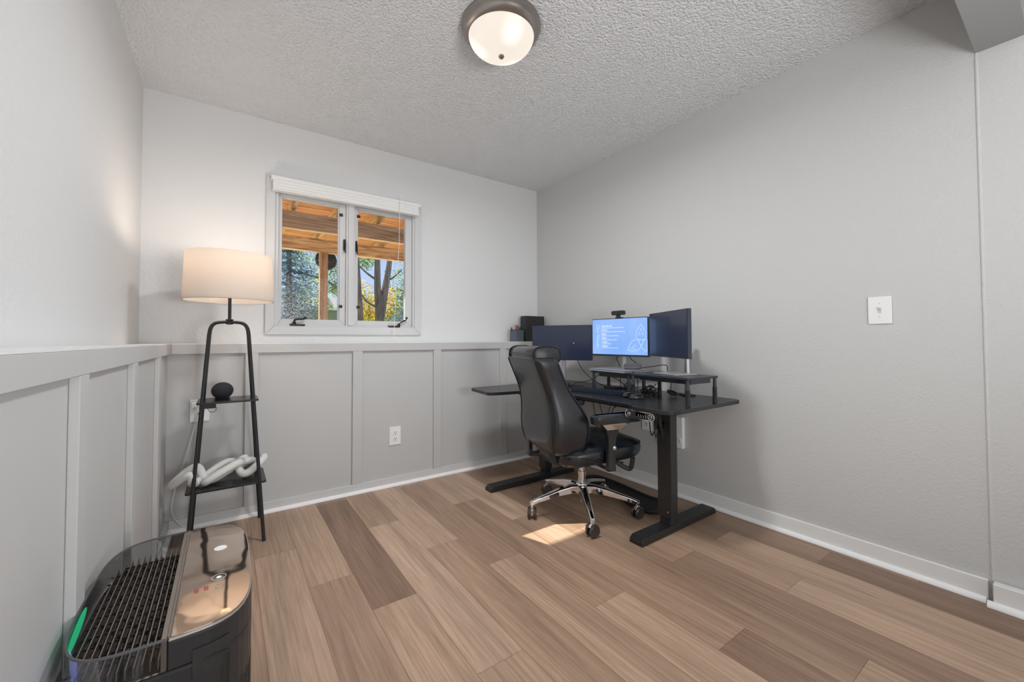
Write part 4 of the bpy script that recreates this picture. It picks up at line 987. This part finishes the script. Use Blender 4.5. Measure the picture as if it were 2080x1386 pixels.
# back bracket and seat mechanism
bm = bm_new(); box(bm, -.286, -.262, .112, .152, .318, .46); loft(bm, [[(-.286, s, .340), (-.11, s, .332), (-.11, s, .310), (-.270, s, .312), (-.286, s, .322)] for s in (.112, .152)]); obj('back_bracket', bm, 'leather', CH, bevel=.005)
bm = bm_new(); loft(bm, [[(-.262, s, .43), (-.240, s, .43), (-.215, s, .350), (-.11, s, .330), (-.11, s, .306), (-.235, s, .322), (-.262, s, .360)] for s in (-.11, .02)]); obj('back_bar', bm, 'black_pl', CH, bevel=.006)
bm = bm_new(); box(bm, -.12, .10, -.07, .07, .282, .318); box(bm, -.03, .03, -.14, .14, .306, .318); obj('mechanism', bm, 'black', CH, bevel=.004)
bm = bm_new(); tube(bm, smooth_path([(.0, -.05, .296), (.03, -.12, .290), (.05, -.19, .296), (.055, -.215, .298)], 5), .004, 8); tube(bm, [(.053, -.20, .297), (.056, -.240, .299)], .008, 10); obj('tilt_lever', bm, 'black_pl', CH, smooth=True)
# armrests
def arm(s):
    bm = bm_new()       # pad: rounded slab
    rings = []
    for (z, i) in ((.561, .010), (.565, .003), (.585, 0), (.602, .002), (.609, .010), (.611, .020)):
        rings.append([(a, b, z+.018*max(0, (a-.02))) for a, b in rrect(-.108+i, .190-i, s*.285-.038+i, s*.285+.038-i, .03, 5)])
    loft(bm, rings); A = obj('armrest_pad', bm, 'leather', CH, smooth=True)
    bm = bm_new(); loft(bm, [[(-.060, s*.285-.024, .562), (.115, s*.285-.024, .562), (.115, s*.285+.024, .562), (-.060, s*.285+.024, .562)], [(-.026, s*.285-.020, .530), (.062, s*.285-.020, .530), (.062, s*.285+.020, .530), (-.026, s*.285+.020, .530)]][::-1]); obj('arm_plate', bm, 'chrome', CH, bevel=.003)
    bm = bm_new(); prof = [(.530, -.024, .060, .022), (.505, -.014, .050, .021), (.47, -.006, .040, .019), (.42, -.006, .038, .019), (.36, -.008, .038, .018), (.312, -.010, .040, .018)]
    loft(bm, [[(a, b, z) for a, b in rrect(x0, x1, s*.270-w_, s*.270+w_, .010, 4)] for z, x0, x1, w_ in prof]); ac = obj('arm_column', bm, 'black_pl', CH, smooth=True)
    bm = bm_new(); lathe(bm, [(.011, 0), (.011, .006), (.008, .008), (.001, .008)], (.024, s*.289, .434), 18, Matrix.Rotation(-s*PI/2, 4, 'X')); obj('button', bm, 'chrome', ac, smooth=True)
    bm = bm_new(); box(bm, -.005, .035, min(s*.06, s*.275), max(s*.06, s*.275), .303, .313); obj('arm_bar', bm, 'silver', CH, bevel=.002)
arm(-1); arm(1)
# gas lift and base
bm = bm_new(); lathe(bm, [(.024, .165), (.024, .235), (.0165, .236), (.0165, .285)], n=24); obj('gas_lift', bm, 'chrome', CH, smooth=True)
bm = bm_new(); lathe(bm, [(.020, .098), (.036, .104), (.040, .125), (.038, .155), (.030, .168), (.022, .170)], n=30); obj('hub', bm, 'chrome', CH, smooth=True)
bm = bm_new(); lathe(bm, [(.004, .050), (.010, .054), (.013, .097)], n=18); obj('column_tip', bm, 'chrome', CH, smooth=True)
base_angles = [math.degrees(math.atan2(dy, dx)) for dx, dy in ((-.294, .093), (-.186, -.216), (.165, -.245))]
for k in range(5):
    a = math.radians(235-math.degrees(TH)*0+72*k)-TH; ca, sa = math.cos(a), math.sin(a)
    def R_(x, y, z): return (x*ca-y*sa, x*sa+y*ca, z)
    bm = bm_new(); secs = [(.025, .026, .112, .160), (.07, .023, .116, .160), (.14, .019, .110, .148), (.205, .016, .099, .130), (.27, .013, .087, .112), (.308, .013, .078, .100), (.322, .010, .076, .096)]
    loft(bm, [[R_(x, -hw, z0), R_(x, hw, z0), R_(x, hw*.95, z1-.006), R_(x, hw*.5, z1), R_(x, -hw*.5, z1), R_(x, -hw*.95, z1-.006)] for x, hw, z0, z1 in secs]); obj('base_leg', bm, 'chrome', CH, bevel=.002)
    # caster: stem, hood, two wheels
    wdir = a+random.uniform(-.9, .9)+PI/2; cc = Vector(R_(.310, 0, 0)); ca2, sa2 = math.cos(wdir), math.sin(wdir)
    off = Vector((-sa2, ca2, 0))*0
    def Q_(x, y, z): return (cc.x+x*ca2-y*sa2, cc.y+x*sa2+y*ca2, z)
    bm = bm_new(); lathe(bm, [(.008, .062), (.008, .086)], tuple(cc), 12); loft(bm, [[Q_(x, y, z) for x, z in ((-.014, .036), (-.022, .052), (-.012, .067), (.012, .067), (.022, .052), (.014, .036))] for y in (-.007, .007)]); cs = obj('caster', bm, 'chrome', CH, bevel=.002)
    for s in (-1, 1):
        bm = bm_new(); rings = []
        for (rr, yy) in ((.004, s*.008), (.029, s*.008), (.0325, s*.011), (.0325, s*.019), (.028, s*.0245), (.004, s*.025)):
            rings.append([Q_(rr*math.cos(2*PI*j/24), yy, .0325+rr*math.sin(2*PI*j/24)) for j in range(24)])
        loft(bm, rings); obj('wheel', bm, mat('smoked_chrome_wheel', (.10, .09, .085), .15, .7, noise=(10, .1)) if 'smoked_chrome_wheel' not in bpy.data.materials else bpy.data.materials['smoked_chrome_wheel'], cs, smooth=True)

# ------------------------------------------------------------------ outside
bm = bm_new(); box(bm, -30, 40, YB+.2, 60, .80, .85); struct('ground', bm, 'grass')
bm = bm_new(); box(bm, -6, 9, YB+.2, 11, .85, .87); struct('ground_bounce_slab', bm, 'bounce')  # unseen pale slab, added to bounce sunlight up under the deck
# deck overhead: two beams, joists, boards, posts
r = root('wooden_deck', 'raised wooden deck with two heavy beams seen up through the window', 'deck', (1.5, 6.7, 0))
def op(name, bm, m, **k): return part(name, bm, m, r, **k)
for (y, dz) in ((6.70, 2.655), (8.40, 2.690)):
    for zz, th in ((dz, .245),):
        bm = bm_new(); box(bm, -4.5, 7.5, y, y+.09, zz, zz+th); box(bm, -4.5, 7.5, y-.045, y-.005, zz+.0, zz+th-.0); op('beam', bm, 'beam', bevel=.004)
x = -4.2
while x < 7.2:
    bm = bm_new(); box(bm, x, x+.04, 5.28, 9.2, 2.935, 3.13); op('joist', bm, 'joist'); x += .62
bm = bm_new(); y = 3.15
while y < 9.2:
    if y+.135 < 5.0 or y > 5.15: box(bm, -4.5, 7.5, y, y+.129, 3.13, 3.165)
    else: box(bm, -4.5, -.05, y, y+.129, 3.13, 3.165); box(bm, 1.1, 7.5, y, y+.129, 3.13, 3.165)  # unseen opening, shaped so the sun throws a small patch on the floor
    y += .142
op('deck_boards', bm, 'deckboard')
for px in (1.495, 5.6, -2.5):
    bm = bm_new(); box(bm, px-.070, px+.070, 8.36, 8.50, .85, 2.69); op('post', bm, 'post', bevel=.004)
tag(obj('hanging_disc', (lambda b: (lathe(b, [(.001, -.02), (.19, -.02), (.20, 0), (.19, .02), (.001, .02)], (1.585, 8.66, 2.60), 40, Matrix.Rotation(PI/2, 4, 'X')), b)[1])(bm_new()), 'disc', smooth=True), 'round black disc hanging behind the deck post', 'disc')
# neighbouring house
r = root('house', 'neighbouring house with grey shingle roof beyond the deck post', 'house', (4.5, 22, .85))
bm = bm_new(); loft(bm, [[(x, 21.6, 2.62), (x, 27, 2.62), (x, 24.5, 3.42)] for x in (2.75, 9.5)]); op('roof', bm, 'shingle')
bm = bm_new(); box(bm, 3.0, 9.2, 22.0, 26.6, .85, 2.64); op('wall', bm, 'siding')
bm = bm_new(); box(bm, 2.72, 9.5, 21.55, 21.62, 2.52, 2.66); op('fascia', bm, 'white')
bm = bm_new(); box(bm, 3.2, 3.6, 21.96, 22.0, 1.2, 2.1); op('window', bm, 'dark_slot')
# trees
def leaf_cloud(bm, centers, n, size, rnd, flat=1.0):
    for c, rad in centers:
        for _ in range(n):
            v = Vector((rnd.gauss(0, 1), rnd.gauss(0, 1), rnd.gauss(0, 1)*flat)); v = v.normalized()*rad*(rnd.random()**.4)
            p = Vector(c)+v; a = Vector((rnd.gauss(0, 1), rnd.gauss(0, 1), rnd.gauss(0, 1))).normalized(); b = a.orthogonal().normalized(); s = size*rnd.uniform(.6, 1.3)
            q = [bm.verts.new(p+a*s), bm.verts.new(p+b*s*.5), bm.verts.new(p-a*s), bm.verts.new(p-b*s*.5)]; bm.faces.new(q)
def leafy(label, cat, centers, n, size, m, trunk, seed, tr=.10):
    rnd = random.Random(seed); base = trunk[0][0]; r = root('tree', label, cat, base, 0, 'trees outside the window')
    bm = bm_new(); leaf_cloud(bm, centers, int(n*1.7), size*.72, rnd); part('foliage', bm, m, r)
    bm = bm_new()
    for k, path in enumerate(trunk):
        sp_ = smooth_path(path, 5); N = len(sp_); r0 = tr if k == 0 else (tr*.85 if (k == 1 and tr > .12) else min(tr, .12)*.35); tube(bm, sp_, [r0*(1-.6*i/N) for i in range(N)], 8)
    part('trunk', bm, 'bark', r, smooth=True); return r
def spruce(label, x, y, h, rad, seed):
    rnd = random.Random(seed); r = root('spruce', label, 'tree', (x, y, .85)); bm = bm_new(); z = 1.0
    while z < h:
        R = rad*(1-(z-.85)/(h-.85))+.05; nb = int(10+R*8)
        for k in range(nb):
            a = rnd.uniform(0, 2*PI); L = R*rnd.uniform(.7, 1.1)
            for s in range(int(L*52)+8):
                t = rnd.random(); p = Vector((x+math.cos(a)*L*t, y+math.sin(a)*L*t, z-.22*L*t+rnd.gauss(0, .03))); p += Vector((rnd.gauss(0, .06), rnd.gauss(0, .06), rnd.gauss(0, .03)))*(.4+t)
                d = Vector((math.cos(a+rnd.gauss(0, .7)), math.sin(a+rnd.gauss(0, .7)), -.25+rnd.gauss(0, .3))).normalized(); b = d.orthogonal().normalized(); q = .052
                bm.faces.new([bm.verts.new(p+d*q), bm.verts.new(p+b*q*.28), bm.verts.new(p-d*q*.6), bm.verts.new(p-b*q*.28)])
        z += .17
    part('foliage', bm, 'leaf_b', r); bm = bm_new(); tube(bm, [(x, y, .85), (x, y, h)], [.10, .02], 8); part('trunk', bm, 'bark', r, smooth=True)
spruce('blue spruce filling the lower left of the left pane', 1.30, 12.0, 5.2, 1.15, 2)
spruce('blue spruce low on the right of the right pane', 4.05, 10.6, 2.9, .80, 5)
leafy('green leafy tree behind the spruce and deck post', 'tree', [((2.55, 14, 3.2), .55), ((2.2, 14, 2.6), .5), ((3.0, 14.2, 3.5), .5), ((2.9, 14, 2.7), .28), ((1.8, 14, 3.6), .6), ((3.35, 14, 3.0), .3), ((3.3, 14.4, 2.5), .22), ((2.5, 14, 2.1), .3)], 300, .055, 'leaf_g', [[(3.4, 14.3, .85), (3.4, 14.3, 2.2), (2.9, 14.1, 2.75), (2.3, 14, 3.0), (1.8, 14, 3.1)], [(2.9, 14.1, 2.75), (2.5, 14, 2.5), (2.1, 14, 2.45)]], 11, .06)
leafy('twin-trunk tree standing in the middle of the right pane', 'tree', [((4.75, 13.2, 3.1), .55), ((4.9, 13.2, 2.5), .5), ((5.3, 13, 3.4), .5), ((4.55, 12.8, 1.9), .4), ((3.55, 13, 3.5), .3), ((4.45, 13, 1.5), .4)], 260, .055, 'leaf_g',
      [[(3.98, 13, .85), (3.96, 13, 2.0), (3.90, 13, 2.8), (3.90, 13, 4.2)], [(3.98, 13, 1.6), (4.12, 13, 2.5), (4.25, 13, 3.3), (4.35, 13, 4.2)], [(3.92, 13, 2.9), (3.6, 13, 3.1), (3.3, 13, 3.35)], [(3.92, 13, 2.05), (3.6, 13, 2.2), (3.4, 13, 2.45)], [(4.1, 13, 2.9), (4.4, 13, 3.05), (4.7, 13, 3.35)]], 12, .17)
leafy('yellow autumn tree behind the twin trunks', 'tree', [((4.6, 18, 2.9), .75), ((5.3, 18, 2.4), .8), ((5.0, 18, 1.7), .8), ((6.0, 18, 2.9), .6), ((4.3, 18, 1.9), .5), ((6.0, 18, 1.9), .7)], 420, .075, 'leaf_y', [[(5.1, 18.2, .85), (5.1, 18.2, 2.8)]], 13, .08)
leafy('slim trunk at the left edge of the right pane', 'tree', [((3.0, 11.6, 4.2), .4)], 120, .05, 'leaf_g', [[(3.05, 11.6, .85), (3.0, 11.6, 2.0), (2.93, 11.6, 3.2), (2.95, 11.6, 4.2)]], 14, .09)
leafy('distant round tree beyond the neighbouring roof', 'tree', [((6.6, 30, 3.6), 1.2), ((8.2, 30, 3.6), 1.3), ((4.2, 30, 3.4), .9)], 300, .10, 'leaf_g', [[(6.8, 30, .85), (6.8, 30, 3.4)]], 15, .15)
